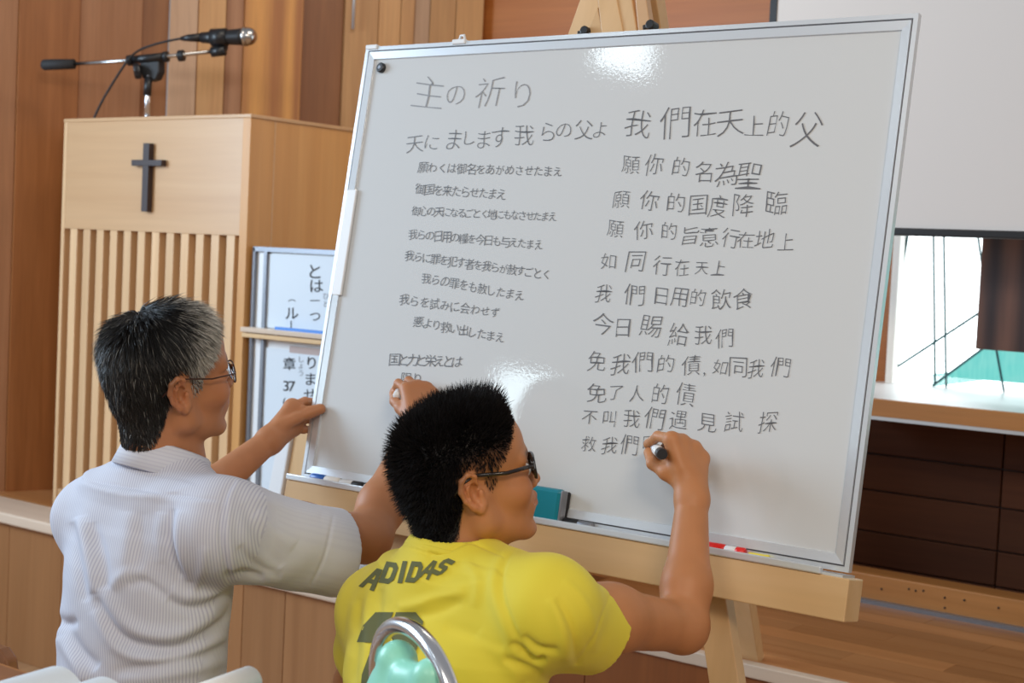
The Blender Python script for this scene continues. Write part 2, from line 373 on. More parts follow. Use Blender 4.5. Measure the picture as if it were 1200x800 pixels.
# projecting sill box with dark recess below
trm = root('trim_1', (-1.2, 4.13, SILL), kind='structure')
box('sill_board', (-2.06, 4.14, SILL-.012), (1.6, WY, SILL), M['white'], trm)
box('sill_front', (-2.06, 4.12, SILL-.05), (1.6, 4.14, SILL), M['w_beam'], trm, .002)
box('sill_edge', (-2.06, 4.118, SILL-.060), (1.6, 4.14, SILL-.05), M['alu'], trm)
rw = root('trim_2', (-1.2, 4.5, STZ), kind='structure')
def ry(y): return onY(1100, y, 4.5)[2]
ys = [492, 541, 585, 635, 676, 735]
zz = [onY(1100, q, 4.5)[2] for q in ys]; zz[0] = SILL-.012; zz[-1] = STZ
xb = [-2.2, onY(1174, 560, 4.5)[0], -.6, .4, 1.6]
for i in range(5):
    for j in range(4): box('dark_plank', (xb[j]+.002, 4.5, zz[i+1]+.002), (xb[j+1]-.002, 4.52, zz[i]-.002), M['w_dark'], rw, .003)
box('backing', (-2.2, 4.515, STZ), (1.6, 4.54, SILL-.012), M['w_cross'], rw)
bm_ = root('trim_3', (-1.2, 4.15, STZ), kind='structure')
box('beam', (-2.9, 4.14, STZ), (1.6, 4.24, STZ+.083), M['w_beam'], bm_, .004)
box('floor_channel', (-2.9, 4.118, STZ), (1.6, 4.14, STZ+.012), M['alu_dark'], bm_)
for i, (x, yy) in enumerate([(1033, 690), (1065, 690), (1073, 692), (1082, 692), (1107, 700), (1107, 712), (1130, 703), (1170, 712)]):
    p = onY(x, yy, 4.139); G().ball((p[0], 4.139, min(p[2], STZ+.075)), .0035, 1).make('nail_hole', M['black_soft'], bm_)
# ================================================================== PROJECTION SCREEN
sx0 = onY(903, 15, 4.02)[0]; sz0 = onY(1100, 275, 4.02)[2]
ps = root('projection_screen', (-.5, 4.02, sz0), 'large white pull-down projection screen with a black border, hanging behind the whiteboard', 'screen')
box('screen_fabric', (sx0+.02, 4.018, sz0+.012), (1.2, 4.021, 3.2), M['screen'], ps)
box('side_border', (sx0, 4.014, sz0+.012), (sx0+.022, 4.020, 3.2), M['black'], ps)
G().box((sx0, 4.008, sz0-.006), (1.2, 4.028, sz0+.016)).make('bottom_bar', M['black'], ps, .004)
# walnut board hung in the window
wbx = onY(1147, 340, 4.42); z1 = onY(1146, 409, 4.42)[2]
hb = root('hanging_board', (wbx[0]+.3, 4.42, z1), 'dark walnut board hanging down in front of the lit window', 'board')
box('panel', (wbx[0], 4.42, z1), (wbx[0]+.62, 4.45, 2.3), M['w_walnut'], hb, .004)
for xx in (.12, .5): G().tube([(wbx[0]+xx, 4.435, 2.29), (wbx[0]+xx, 4.435, 3.2)], .004, 6).make('hanger_rod', M['black'], hb)
# ================================================================== PULPIT
k = .84; PY = 3.93288*k+0.0; PX0 = -5.352*k; PX1 = PX0+1.1287*k; PZ1 = CAMH+.4922*k; PZP = CAMH+.0352*k; PD = .47
PY = 3.3036
pp = root('pulpit', ((PX0+PX1)/2, PY+.2, STZ), 'tall light wooden pulpit with vertical slats and a dark cross on its front', 'pulpit')
T = .035
box('front_board', (PX0+T*.5, PY, PZP), (PX1-T, PY+.02, PZ1-.012), M['w_light'], pp, .001)
box('corner_post', (PX0, PY-.001, STZ), (PX0+T*.5, PY+.05, PZ1-.012), M['w_lightv'], pp, .001)
box('corner_post', (PX1-T, PY-.001, STZ), (PX1, PY+.05, PZ1-.012), M['w_side'], pp, .001)
box('top_board', (PX0-.002, PY-.003, PZ1-.012), (PX1+.003, PY+PD+.003, PZ1), M['w_light'], pp, .002)
box('side_panel', (PX1-.022, PY+.05, STZ), (PX1-.002, PY+PD, PZ1-.012), M['w_side'], pp)
box('side_panel', (PX0+.002, PY+.05, STZ), (PX0+.022, PY+PD, PZ1-.012), M['w_side'], pp)
sp = onX(321, 200, PX1); box('side_seam', (PX1-.004, sp[1]-.0025, STZ), (PX1-.0005, sp[1]+.0025, PZ1-.012), M['w_light'], pp)
box('slat_backing', (PX0+.02, PY+.05, STZ), (PX1-.03, PY+.06, PZP), M['w_red'], pp)
box('plinth', (PX0+.018, PY+.005, STZ), (PX1-T, PY+.03, STZ+.06), M['w_light'], pp)
NS = 12; p0 = PX0+.018; pw_ = (PX1-T-p0)/(NS+.25)
base = None
for i in range(NS):
    xa = p0+pw_*(i+.42)
    if base is None:
        o = box('slat', (xa, PY+.002, STZ+.06), (xa+pw_*.52, PY+.045, PZP), M['w_lightv'], pp, .0015); base = o
    else:
        o = base.copy(); COL.objects.link(o); o.parent = pp; o.location = Vector((pw_*i, 0, 0))
cr_ = root('cross', (0, 0, 0)); bpy.data.objects.remove(cr_)
def pf(x, y): p = onY(x, y, PY-.01); return p
c0, c1 = pf(174, 248), pf(174.5, 168)
cxm = (c0[0]+c1[0])/2
cr_ = G().box((cxm-.0105-.009, PY-.022, c0[2]), (cxm+.0105-.0, PY-.001, c1[2])).make('cross_upright', M['w_cross'], pp, .001)
ca, cb2 = pf(157.5, 190), pf(192.5, 192)
G().box((ca[0], PY-.023, (ca[2]+cb2[2])/2-.010), (cb2[0], PY-.002, (ca[2]+cb2[2])/2+.010)).make('cross_arm', M['w_cross'], pp, .001)
# ================================================================== MICROPHONE + BOOM STAND
MY = 3.55
def mp_(x, y, dy=0): return onY(x, y, 3.31+(x-50)*.00145+dy)
bs = root('microphone_stand', (*mp_(172, 135)[:2], STZ), 'chrome and black boom stand rising from behind the pulpit', 'stand')
pt = mp_(174, 88); pole_xy = pt[:2]
G().tube([(pt[0]+.0, pt[1], PZ1+.001), (pt[0], pt[1], pt[2])], .011, 16).make('pole', M['chrome'], bs, smooth=True)
G().tube([(pt[0], pt[1], PZ1), (pt[0], pt[1], PZ1+.008)], .03, 20).make('pole_flange', M['chrome'], bs, smooth=True)
G().tube([mp_(172.5, 112), mp_(174, 90)], .014, 16).make('clutch_collar', M['black'], bs, smooth=True)
G().poly([mp_(163, 70), mp_(186, 69), mp_(186, 84), mp_(182, 93), mp_(175, 95), mp_(167, 92), mp_(164, 82)], (.0, .03, 0)).make('swivel_bracket', M['black'], bs, .004)
G().tube([mp_(165, 83, -.01), mp_(157, 84, -.015)], [.028, .028], 10).make('wing_knob', M['black'], bs, .006)
G().tube([mp_(50, 76), mp_(52, 76), mp_(62, 75.6), mp_(87, 75)], [.016, .0195, .0195, .018], 16).make('counterweight', M['black_soft'], bs, smooth=True)
G().tube([mp_(80, 75.3), mp_(150, 71), mp_(252, 60)], .0068, 12).make('boom_arm', M['steel'], bs, smooth=True)
G().tube([mp_(150, 70.6), mp_(195, 66)], .0145, 16).make('boom_clamp', M['black'], bs, smooth=True)
for q, sc_ in ((150, 1), (192, 1)): G().tube([mp_(q, 71-(q-150)*.1), mp_(q+5, 70.4-(q-150)*.1)], .019, 16).make('clamp_ring', M['black'], bs, smooth=True)
G().tube([mp_(209, 65.5), mp_(216, 65)], .02, 12).make('cable_clip', M['black'], bs, .003)
G().tube([mp_(248, 61), mp_(264, 59)], .018, 14).make('thread_adapter', M['black'], bs, smooth=True)
G().poly([mp_(250, 52), mp_(263, 51), mp_(262, 59), mp_(253, 60)], (0, .02, 0)).make('clip_neck', M['black'], bs, .003)
mc = root('microphone', mp_(260, 45), 'black handheld microphone with a silver ball head, clipped on the boom stand', 'microphone')
G().tube([mp_(236, 44), mp_(250, 44), mp_(281, 43.2), mp_(284, 43)], [.0185, .0225, .029, .03], 20).make('handle', M['black'], mc, smooth=True)
g = G().ball(mp_(291, 42.6), .0315, 3, (.95, 1, 1)); g.make('grille', M['steel'], mc, smooth=True)
G().tube([mp_(285, 43), mp_(289, 42.7)], .0335, 20).make('grille_band', M['steel'], mc, smooth=True)
G().tube([mp_(248, 44.2), mp_(266, 43.4)], .031, 18).make('clip', M['black'], mc, smooth=True)
cb_ = [mp_(236, 44), mp_(222, 44), mp_(210, 45.5), mp_(195, 48.5), mp_(178, 53), mp_(163, 59), mp_(152, 68, -.02), mp_(142, 82, -.02), mp_(130, 101), mp_(120, 118), mp_(111, 137), mp_(108, 150)]
def smoothpts(P, n=6):
    P = [np.array(p) for p in P]; out = []
    for i in range(len(P)-1):
        a, b, c, d = P[max(i-1, 0)], P[i], P[i+1], P[min(i+2, len(P)-1)]
        for j in range(n):
            t = j/n; out.append(.5*((2*b)+(-a+c)*t+(2*a-5*b+4*c-d)*t*t+(-a+3*b-3*c+d)*t**3))
    return out+[P[-1]]
cbl = root('microphone_cable', cb_[6], 'thin black cable running from the microphone down behind the pulpit', 'cable')
cpt = smoothpts(cb_)
for q in cpt: q[2] = max(q[2], PZ1+.006) if q[1] < PY+PD+.01 else q[2]
G().tube(cpt, .0042, 8).make('cord', M['black_soft'], cbl, smooth=True)
G().tube([mp_(236, 44), mp_(221, 44.4), mp_(212, 45.2)], [.016, .0125, .007], 14).make('connector', M['black'], cbl, smooth=True)
# ================================================================== SIGN BOARD behind
SY = 3.33
def sg(x, y, off=0): p = onY(x, y, SY+off); return p
s0 = sg(299, 290); s1 = sg(540, 300)
zt = s0[2]; zb2 = STZ; xA = PX1+.012; xB = -2.66
sb = root('sign_board', ((xA+xB)/2, SY, STZ), 'grey-framed notice board with printed Japanese sheets, standing between pulpit and whiteboard', 'notice board')
box('backboard', (xA, SY+.004, STZ), (xB, SY+.02, zt-.0), M['white'], sb)
for nm, a, b in (('frame_rail', (xA-.002, SY-.008, zt-.012), (xB, SY+.022, zt+.004)), ('frame_stile', (xA-.004, SY-.008, STZ), (xA+.008, SY+.022, zt)), ('frame_stile', (sg(309, 400)[0]-.004, SY-.010, STZ), (sg(309, 400)[0]+.010, SY+.004, zt-.010)), ('frame_stile', (xB-.012, SY-.008, STZ), (xB, SY+.022, zt))):
    box(nm, a, b, M['alu_dark'], sb, .001)
ztray = sg(340, 386)[2]
def sheet(name, x0, y0, x1, y1, m=M['sheet'], off=-.001):
    a = sg(x0, y0); b = sg(x1, y1); return box(name, (a[0], SY+off, min(a[2], b[2])), (b[0], SY+off+.002, max(a[2], b[2])), m, sb)
sxl = sg(312, 340)[0]
box('poster_sheet', (sxl, SY-.001, ztray), (xB-.015, SY+.002, zt-.018), M['sheet'], sb)
box('poster_sheet', (sxl, SY-.001, STZ+.01), (xB-.015, SY+.002, sg(340, 410)[2]), M['sheet'], sb)
sheet('tape', 353, 293, 377, 298, M['tape'], -.002); sheet('tape', 340, 405, 378, 417, M['tape2'], -.002)
box('shelf_board', (xA-.002, SY-.05, ztray-.017), (xB, SY-.002, ztray-.002), M['w_cap'], sb, .002)
box('shelf_board', (xA-.002, SY-.043, ztray-.034), (xB, SY-.002, ztray-.020), M['w_easel'], sb, .002)
box('blue_strip', (sg(330, 386)[0], SY-.03, ztray-.002), (xB-.01, SY-.022, ztray+.007), M['blue_strip'], sb)
def put_glyphs(name, items, place, m, parent, thin=0.0, warp=0, shear=0.0):
    if len(items) > 1:
        for it in items: put_glyphs(name, [it], place, m, parent, thin, warp, shear)
        return
    V = []; F = []
    for ch, gx, gy, h in items:
        v, f = glyph(ch, thin)
        if not len(v): return
        v = v.copy()
        if warp:
            ph = random.random()*6; v[:, 0] += warp*np.sin(v[:, 1]*4+ph)*.6; v[:, 1] += warp*np.sin(v[:, 0]*4.5+ph*1.7)*.8
            an = random.uniform(-.05, .05); ca, sa = math.cos(an), math.sin(an); v = v@np.array([[ca, sa], [-sa, ca]])
            v[:, 0] *= random.uniform(.88, 1.0)
            v[:, 1] *= random.uniform(.95, 1.08)
        v[:, 0] += shear*v[:, 1]
        n0 = len(V)
        for a, b in v: V.append(tuple(float(t) for t in place(gx+a*h, gy-b*h)))
        F += [tuple(n0+i for i in q) for q in f]
    me = bpy.data.meshes.new(name); me.from_pydata(V, [], F); me.update()
    return mkobj(name, me, m, parent)
pl = lambda x, y: sg(x, y, -.0022)
put_glyphs('printed_character', [('と', 369, 318, 16), ('は', 371, 335, 15), ('一', 369, 352, 11), ('つ', 369, 371, 12), ('ル', 342, 367, 15), ('︵', 342, 352, 9), ('l', 341, 380, 8),
                            ('章', 339, 426, 15), ('3', 335, 452, 12), ('7', 342, 452.5, 12), ('(', 333, 471, 10), ('り', 365, 425, 14), ('ま', 364, 444, 14), ('せ', 363, 462, 14), ('ん', 361, 480, 13)], pl, M['print'], sb, .004)
put_glyphs('printed_character', [('ひ', 382, 347, 7), ('と', 382, 356, 7), ('し', 353, 421, 7), ('ょ', 352.5, 429, 6), ('う', 352.5, 437, 7), ('福', 404, 600, 9), ('書', 390, 598, 9), ('こ', 419, 672, 7), ('と', 427, 674, 7)], pl, M['print_grey'], sb, .004)
# ================================================================== NARROW STAND behind left end of the whiteboard
ns = root('display_stand', (-3.1, 3.12, .352), 'narrow wooden stand with a white front edge, behind the left end of the whiteboard', 'stand')
NY = 3.10
def n_(x, y, dy=0): return onY(x, y, NY+dy)
def prism4(name, P, depth, m, par, bev=.002):
    return G().poly(P, (0, depth, 0)).make(name, m, par, bev)
e0, e1 = n_(334, 468), n_(311, 590); ex = (e1-e0)/(e0[2]-e1[2]); f0 = e1+ex*(e1[2]-.353)   # carried down to the floor
g0, g1 = n_(348, 468), n_(327, 590); f1 = g1+((g1-g0)/(g0[2]-g1[2]))*(g1[2]-.353)
prism4('front_edge', [e0, g0, f1, f0], .02, M['white'], ns, .004)
h0, h1 = n_(366, 468), n_(345, 590); f2 = h1+((h1-h0)/(h0[2]-h1[2]))*(h1[2]-.353)
G().poly([g0+[.001, .012, 0], h0+[0, .012, 0], f2+[0, .012, 0], f1+[.001, .012, 0]], (0, .03, 0)).make('upright', M['w_easelv'], ns, .002)
# ================================================================== EASEL + WHITEBOARD
TH = .1575; B0 = np.array([-2.1687, 2.1985, CAMH-.4666]); BX = np.array([1., 0, 0]); BU = np.array([0, math.sin(TH), math.cos(TH)]); BN = np.array([0, -math.cos(TH), math.sin(TH)])
def bp_(s, t, n=0): return B0+BX*s+BU*t+BN*n
def onb(x, y, n=0):
    d = ray(x, y); t = ((B0+BN*n-CAM)@BN)/(d@BN); P = CAM+d*t; return (P-B0)[0], (P-B0)@BU
BRm = Matrix(((1, 0, 0), (0, BU[1], BN[1]), (0, BU[2], BN[2])))  # columns X, U, N
def bbox_(name, s0, s1, t0, t1, n0, n1, m, par, bev=0): return G().box((s0, t0, n0), (s1, t1, n1), BRm, B0).make(name, m, par, bev)
ea = root('easel', (-1.57, 2.3, FLOORZ), 'light wooden A-frame easel carrying the whiteboard', 'easel')
# ledge
sl, _ = onb(340, 560, .02); sr, _ = onb(997, 690, .02)
bbox_('ledge', sl, sr, -.075, -.008, -.025, .03, M['w_easel'], ea, .002)
bbox_('ledge_rail', sl, 1.165, -.008, .004, .022, .034, M['alu'], ea, .002)
bbox_('ledge_top', sl, 1.2, -.010, -.004, -.02, .026, M['alu'], ea)
# front legs converge over the board top
def leg_pts(s_top, t_top, s_low, n):
    a = bp_(s_top, t_top, n); b = bp_(s_low, -.05, n); d = (b-a); t = (a[2]-FLOORZ)/(a[2]-b[2]); return a, a+d*t
a, b = leg_pts(.575, 1.02, .935, -.045)
G().bar(a, b, .055, .028, BN).make('front_leg', M['w_easelv'], ea, .002)
a, b = leg_pts(.535, 1.02, .262, -.047)
G().bar(a, b, .05, .026, BN).make('front_leg', M['w_easelv'], ea, .002)
# rear leg runs back to the stage edge
q0 = bp_(.57, 1.0, -.09); q1 = np.array([-1.60, 2.98, .0])
G().bar(bp_(.62, 1.0, -.085), (-1.70, 3.31, STZ), .05, .03, (0, 1, .3)).make('rear_leg', M['w_easelv'], ea, .002)
# head block pieces that show over the board
def hp(x, y, n): s, t = onb(x, y, n); return bp_(s, t, n)
def headpiece(name, P, n, th_, m): G().poly([hp(x, y, n) for x, y in P], -BN*th_).make(name, m, ea, .0015)
headpiece('head_plate', [(699, -14), (720, -14), (731, 40), (705, 40)], -.028, .02, M['w_easelv'])
headpiece('head_plate', [(700, 8), (707, 40), (687, 42)], -.032, .016, M['w_easelv'])
headpiece('head_plate', [(736, -14), (745, -14), (752, 40), (729, 40)], -.034, .012, M['w_beam'])
headpiece('head_plate', [(743, -14), (755, -14), (763, 38), (748, 38)], -.028, .018, M['w_light'])
for (x, y) in ((764, 30), (687, 37)):
    c = hp(x, y, -.03); G().tube([c-BN*.012, c+BN*.010], .0095, 8).make('wing_nut', M['black'], ea, .002)
    G().bar(c-BX*.016+BU*-.004+BN*.004, c+BX*.004, .008, .006, BN).make('wing_nut', M['black'], ea, .001)
# --- whiteboard
wbd = root('whiteboard', B0+BX*.6, 'large whiteboard in an aluminium frame covered with handwritten Japanese and Chinese prayer lines', 'whiteboard')
H_, L_ = .9, 1.2
bbox_('panel', .02, L_-.02, .02, H_-.02, -.0055, 0, M['whiteboard'], wbd)
bbox_('back', .01, L_-.01, .01, H_-.01, -.0075, -.0057, M['alu_dark'], wbd)
prof = [(0, -.006), (0, .006), (.008, .006), (.0085, .003), (.0105, .003), (.011, .006), (.026, .0045), (.0265, .0), (.0265, -.006)]
cor = [(0, 0), (L_, 0), (L_, H_), (0, H_)]
inn = [(1, 1), (-1, 1), (-1, -1), (1, -1)]
for i in range(4):
    j = (i+1) % 4; bmx = bmesh.new(); R1 = [bmx.verts.new(Vector(bp_(cor[i][0]+inn[i][0]*o_, cor[i][1]+inn[i][1]*o_, h_))) for o_, h_ in prof]
    R2 = [bmx.verts.new(Vector(bp_(cor[j][0]+inn[j][0]*o_, cor[j][1]+inn[j][1]*o_, h_))) for o_, h_ in prof]
    for q in range(len(prof)-1):
        f = bmx.faces.new((R1[q], R1[q+1], R2[q+1], R2[q])); f.material_index = 1 if q == 3 else 0
    bmx.faces.new((R1[-1], R1[0], R2[0], R2[-1])); bmx.faces.new(R1); bmx.faces.new(R2[::-1])
    bmesh.ops.recalc_face_normals(bmx, faces=bmx.faces)
    me = bpy.data.meshes.new('frame_rail'); bmx.to_mesh(me); bmx.free(); o = mkobj('frame_rail', me, M['alu'], wbd); me.materials.append(M['groove'])
for x0, x1 in ((433, 446), (533, 548)):
    s0_, t0_ = onb(x0, 50); s1_, _ = onb(x1, 50)
    bbox_('top_clip', s0_, s1_, H_-.006, H_+.004, -.005, .010, M['white'], wbd, .002)
    if x0 > 500: G().tube([bp_((s0_+s1_)/2-.004, H_, .002), bp_((s0_+s1_)/2, H_+.012, .004), bp_((s0_+s1_)/2+.008, H_+.013, .004), bp_((s0_+s1_)/2+.012, H_+.003, .004)], .0028, 8).make('hook', M['white'], wbd, smooth=True)
s0_, t1_ = onb(413, 222); s1_, t0_ = onb(403, 348)
sA, tA = onb(408.5, 222, .005); sB, tB = onb(424, 222, .005); sC, tC = onb(411, 347, .005); sD, tD = onb(398, 347, .005)
mb = G().poly([bp_(sA-.002, tA, .001), bp_(sA+.024, tA, .001), bp_(sA+.024, tC, .001), bp_(sA-.002, tC, .001)], BN*.006).make('magnetic_bar', M['white'], None, .002)
tagp(mb, 'long white magnetic bar stuck along the left edge of the whiteboard', 'magnet')
sA, tA = onb(448, 80)
mg = root('round_magnet', bp_(sA, tA, .0005), 'small round black magnet in the top left corner of the whiteboard', 'magnet')
c = bp_(sA, tA, .0008); G().tube([c, c+BN*.006, c+BN*.008], [.0105, .0105, .0085], 24).make('rim', M['black'], mg, smooth=False)
G().tube([c+BN*.008, c+BN*.0092], [.0045, .0035], 16).make('centre_dimple', M['alu_dark'], mg)
# handwriting
def bpl(x, y): s, t = onb(x, y, .0009); return bp_(s, t, .0009)
def line(s, x0, y0, x1, y1, h):
    n = len(s); return [(ch, x0+(x1-x0)*(i+.5)/n, y0+(y1-y0)*(i+.5)/n, h*(1.0 if ord(ch) > 0x3100 else .86)) for i, ch in enumerate(s) if ch != ' ']
title = [[('主', 502, 108, 40), ('の', 534, 111, 25), ('祈', 574, 108, 38), ('り', 612, 110, 32)]]
big = [[('天', 486, 169, 22), ('に', 506, 167, 17), ('ま', 532, 164, 23), ('し', 550, 162, 17), ('ま', 567, 163, 22), ('す', 586, 161, 24), ('我', 614, 158, 25), ('ら', 642, 155, 21), ('の', 661, 153, 19), ('父', 684, 152, 25), ('よ', 703, 152, 18)],
       [('我', 748, 145, 33), ('們', 791, 143, 38), ('在', 826, 143, 33), ('天', 856, 144, 34), ('上', 884, 147, 27), ('的', 912, 145, 29), ('父', 946, 152, 40)]]
small = [line('願わくは御名をあがめさせたまえ', 490, 196, 659, 201, 14), line('御国を来たらせたまえ', 487, 221, 593, 228, 14), line('御心の天になるごとく地にもなさせたまえ', 483, 247, 652, 254, 12.5),
         line('我らの日用の糧を今日も与えたまえ', 479, 274, 636, 287, 13), line('我らに罪を犯す者を我らが赦すごとく', 475, 299, 645, 322, 13.5), line('我らの罪をも赦したまえ', 494, 325, 614, 347, 14),
         line('我らを試みに会わせず', 468, 350, 586, 367, 14), line('悪より救い出したまえ', 485, 376, 591, 396, 14), line('国と力と栄えとは', 457, 421, 541, 424, 16), [('限', 476, 443, 14), ('り', 489, 443, 12)]]
right = [[('願', 739, 193, 26), ('你', 766, 193, 27), ('的', 798, 195, 25), ('名', 824, 201, 27), ('為', 851, 204, 32), ('聖', 878, 206, 36)],
         [('願', 728, 234, 25), ('你', 761, 235, 27), ('的', 792, 237, 25), ('国', 818, 240, 27), ('度', 841, 242, 27), ('降', 871, 240, 29), ('臨', 910, 237, 33)],
         [('願', 721, 268, 24), ('你', 754, 269, 26), ('的', 784, 270, 23), ('旨', 809, 276, 25), ('意', 831, 277, 27), ('行', 856, 279, 26), ('在', 874, 281, 23), ('地', 896, 280, 26), ('上', 921, 283, 23)],
         [('如', 713, 306, 21), ('同', 745, 306, 27), ('行', 776, 311, 25), ('在', 799, 313, 22), ('天', 822, 314, 18), ('上', 842, 314, 19)],
         [('我', 707, 344, 23), ('們', 743, 345, 30), ('日', 775, 347, 22), ('用', 796, 348, 25), ('的', 818, 348, 23), ('飲', 845, 350, 29), ('食', 871, 350, 29)],
         [('今', 706, 379, 30), ('日', 730, 384, 25), ('賜', 763, 382, 30), ('給', 795, 392, 29), ('我', 824, 392, 26), ('們', 849, 396, 26)],
         [('免', 699, 423, 27), ('我', 727, 427, 26), ('們', 753, 424, 28), ('的', 780, 426, 24), ('債', 810, 428, 27), (',', 825, 439, 6), ('如', 844, 430, 20), ('同', 865, 430, 26), ('我', 886, 432, 23), ('們', 914, 430, 28)],
         [('免', 699, 460, 27), ('了', 721, 460, 19), ('人', 746, 461, 21), ('的', 774, 461, 25), ('債', 803, 462, 30)],
         [('不', 691, 489, 20), ('叫', 714, 490, 20), ('我', 740, 490, 24), ('們', 767, 490, 28), ('遇', 795, 492, 25), ('見', 829, 495, 26), ('試', 860, 494, 28), ('探', 900, 494, 27)],
         [('救', 690, 520, 21), ('我', 714, 522, 22), ('們', 737, 521, 26), ('日', 759, 518, 17)]]
sh_ = lambda L, k: [(c_, x, y, h*k) for c_, x, y, h in L]
for L in title: put_glyphs('handwritten_character', sh_(L, .95), bpl, M['ink_faint'], wbd, -.021, .05, .14)
for L in big: put_glyphs('handwritten_character', sh_(L, .93), bpl, M['ink'], wbd, -.018, .05, .12)
for L in small: put_glyphs('handwritten_character', sh_(L, .9), bpl, M['ink'], wbd, -.006, .05, .12)
for L in right: put_glyphs('handwritten_character', sh_(L, .86), bpl, M['ink'], wbd, -.014, .055, .12)
# tray things
TN = .012; TT = -.004
def tray(x, y, r=.007, n=TN):
    s, t = onb(x, y, n); return bp_(s, TT+r, n)
def marker(name, label, x0, x1, y0, y1, cols, r=.0075, cat='marker', group=None, n=TN):
    rt = root(name, tray((x0+x1)/2, (y0+y1)/2, 0, n), label, cat, group)
    cuts = [0]+[c[0] for c in cols]
    P0, P1 = tray(x0, y0, r, n), tray(x1, y1, r, n)
    for i, (c, m_, nm, rr_) in enumerate(cols):
        a, b = P0+(P1-P0)*cuts[i], P0+(P1-P0)*c
        G().tube([a, a+(b-a)*.08, a+(b-a)*.92, b], [rr_*r*.85, rr_*r, rr_*r, rr_*r*.85], 14).make(nm, m_, rt, smooth=True)
    return rt
marker('marker', 'blue-capped marker at the left end of the easel ledge', 366, 398, 556, 561, [(.5, M['blue'], 'cap', 1.1), (1, M['paper'], 'barrel', 1)], .008)
marker('marker', 'white and black marker lying right of the blue one on the ledge', 400, 426, 561, 566, [(.55, M['white'], 'barrel', 1), (1, M['black'], 'cap', 1.1)], .0075)
marker('marker', 'blue and white marker nearest the writing forearm on the ledge', 428, 446, 567, 570, [(.4, M['white'], 'barrel', 1), (1, M['blue'], 'cap', 1.1)], .0065)
marker('marker', 'black marker beside the teal eraser on the ledge', 662, 696, 602, 607, [(.5, M['black'], 'cap', 1.1), (1, M['alu_dark'], 'barrel', 1)], .007)
marker('marker', 'red marker lying on the ledge by the young man\'s forearm', 828, 874, 634, 641, [(.5, M['red'], 'cap', 1.1), (.78, M['white'], 'barrel', 1), (1, M['red'], 'end_plug', 1.05)], .0075)
marker('marker', 'yellow marker at the right end of the row on the ledge', 878, 902, 643, 647, [(.8, M['yellow'], 'barrel', 1), (1, M['yellow'], 'cap', 1.1)], .005)
er = root('board_eraser', tray(640, 600, 0), 'teal board eraser standing upright on the ledge behind the young man\'s chin', 'eraser')
s0_, t0_ = onb(618, 572, .03); s1_, t1_ = onb(661, 574, .03)
tb = TT+.001; tt_ = t1_
g = G().box((s0_, tb, .008), (s1_-.006, tt_, .03), BRm, B0); g.make('body', M['teal'], er, .007)
G().box((s0_+.002, tb, .0015), (s1_-.002, tt_-.003, .008), BRm, B0).make('felt_pad', M['black_soft'], er, .003)
G().box((s1_-.008, tb, .010), (s1_-.003, tt_-.002, .028), BRm, B0).make('end_rim', M['alu_dark'], er, .002)
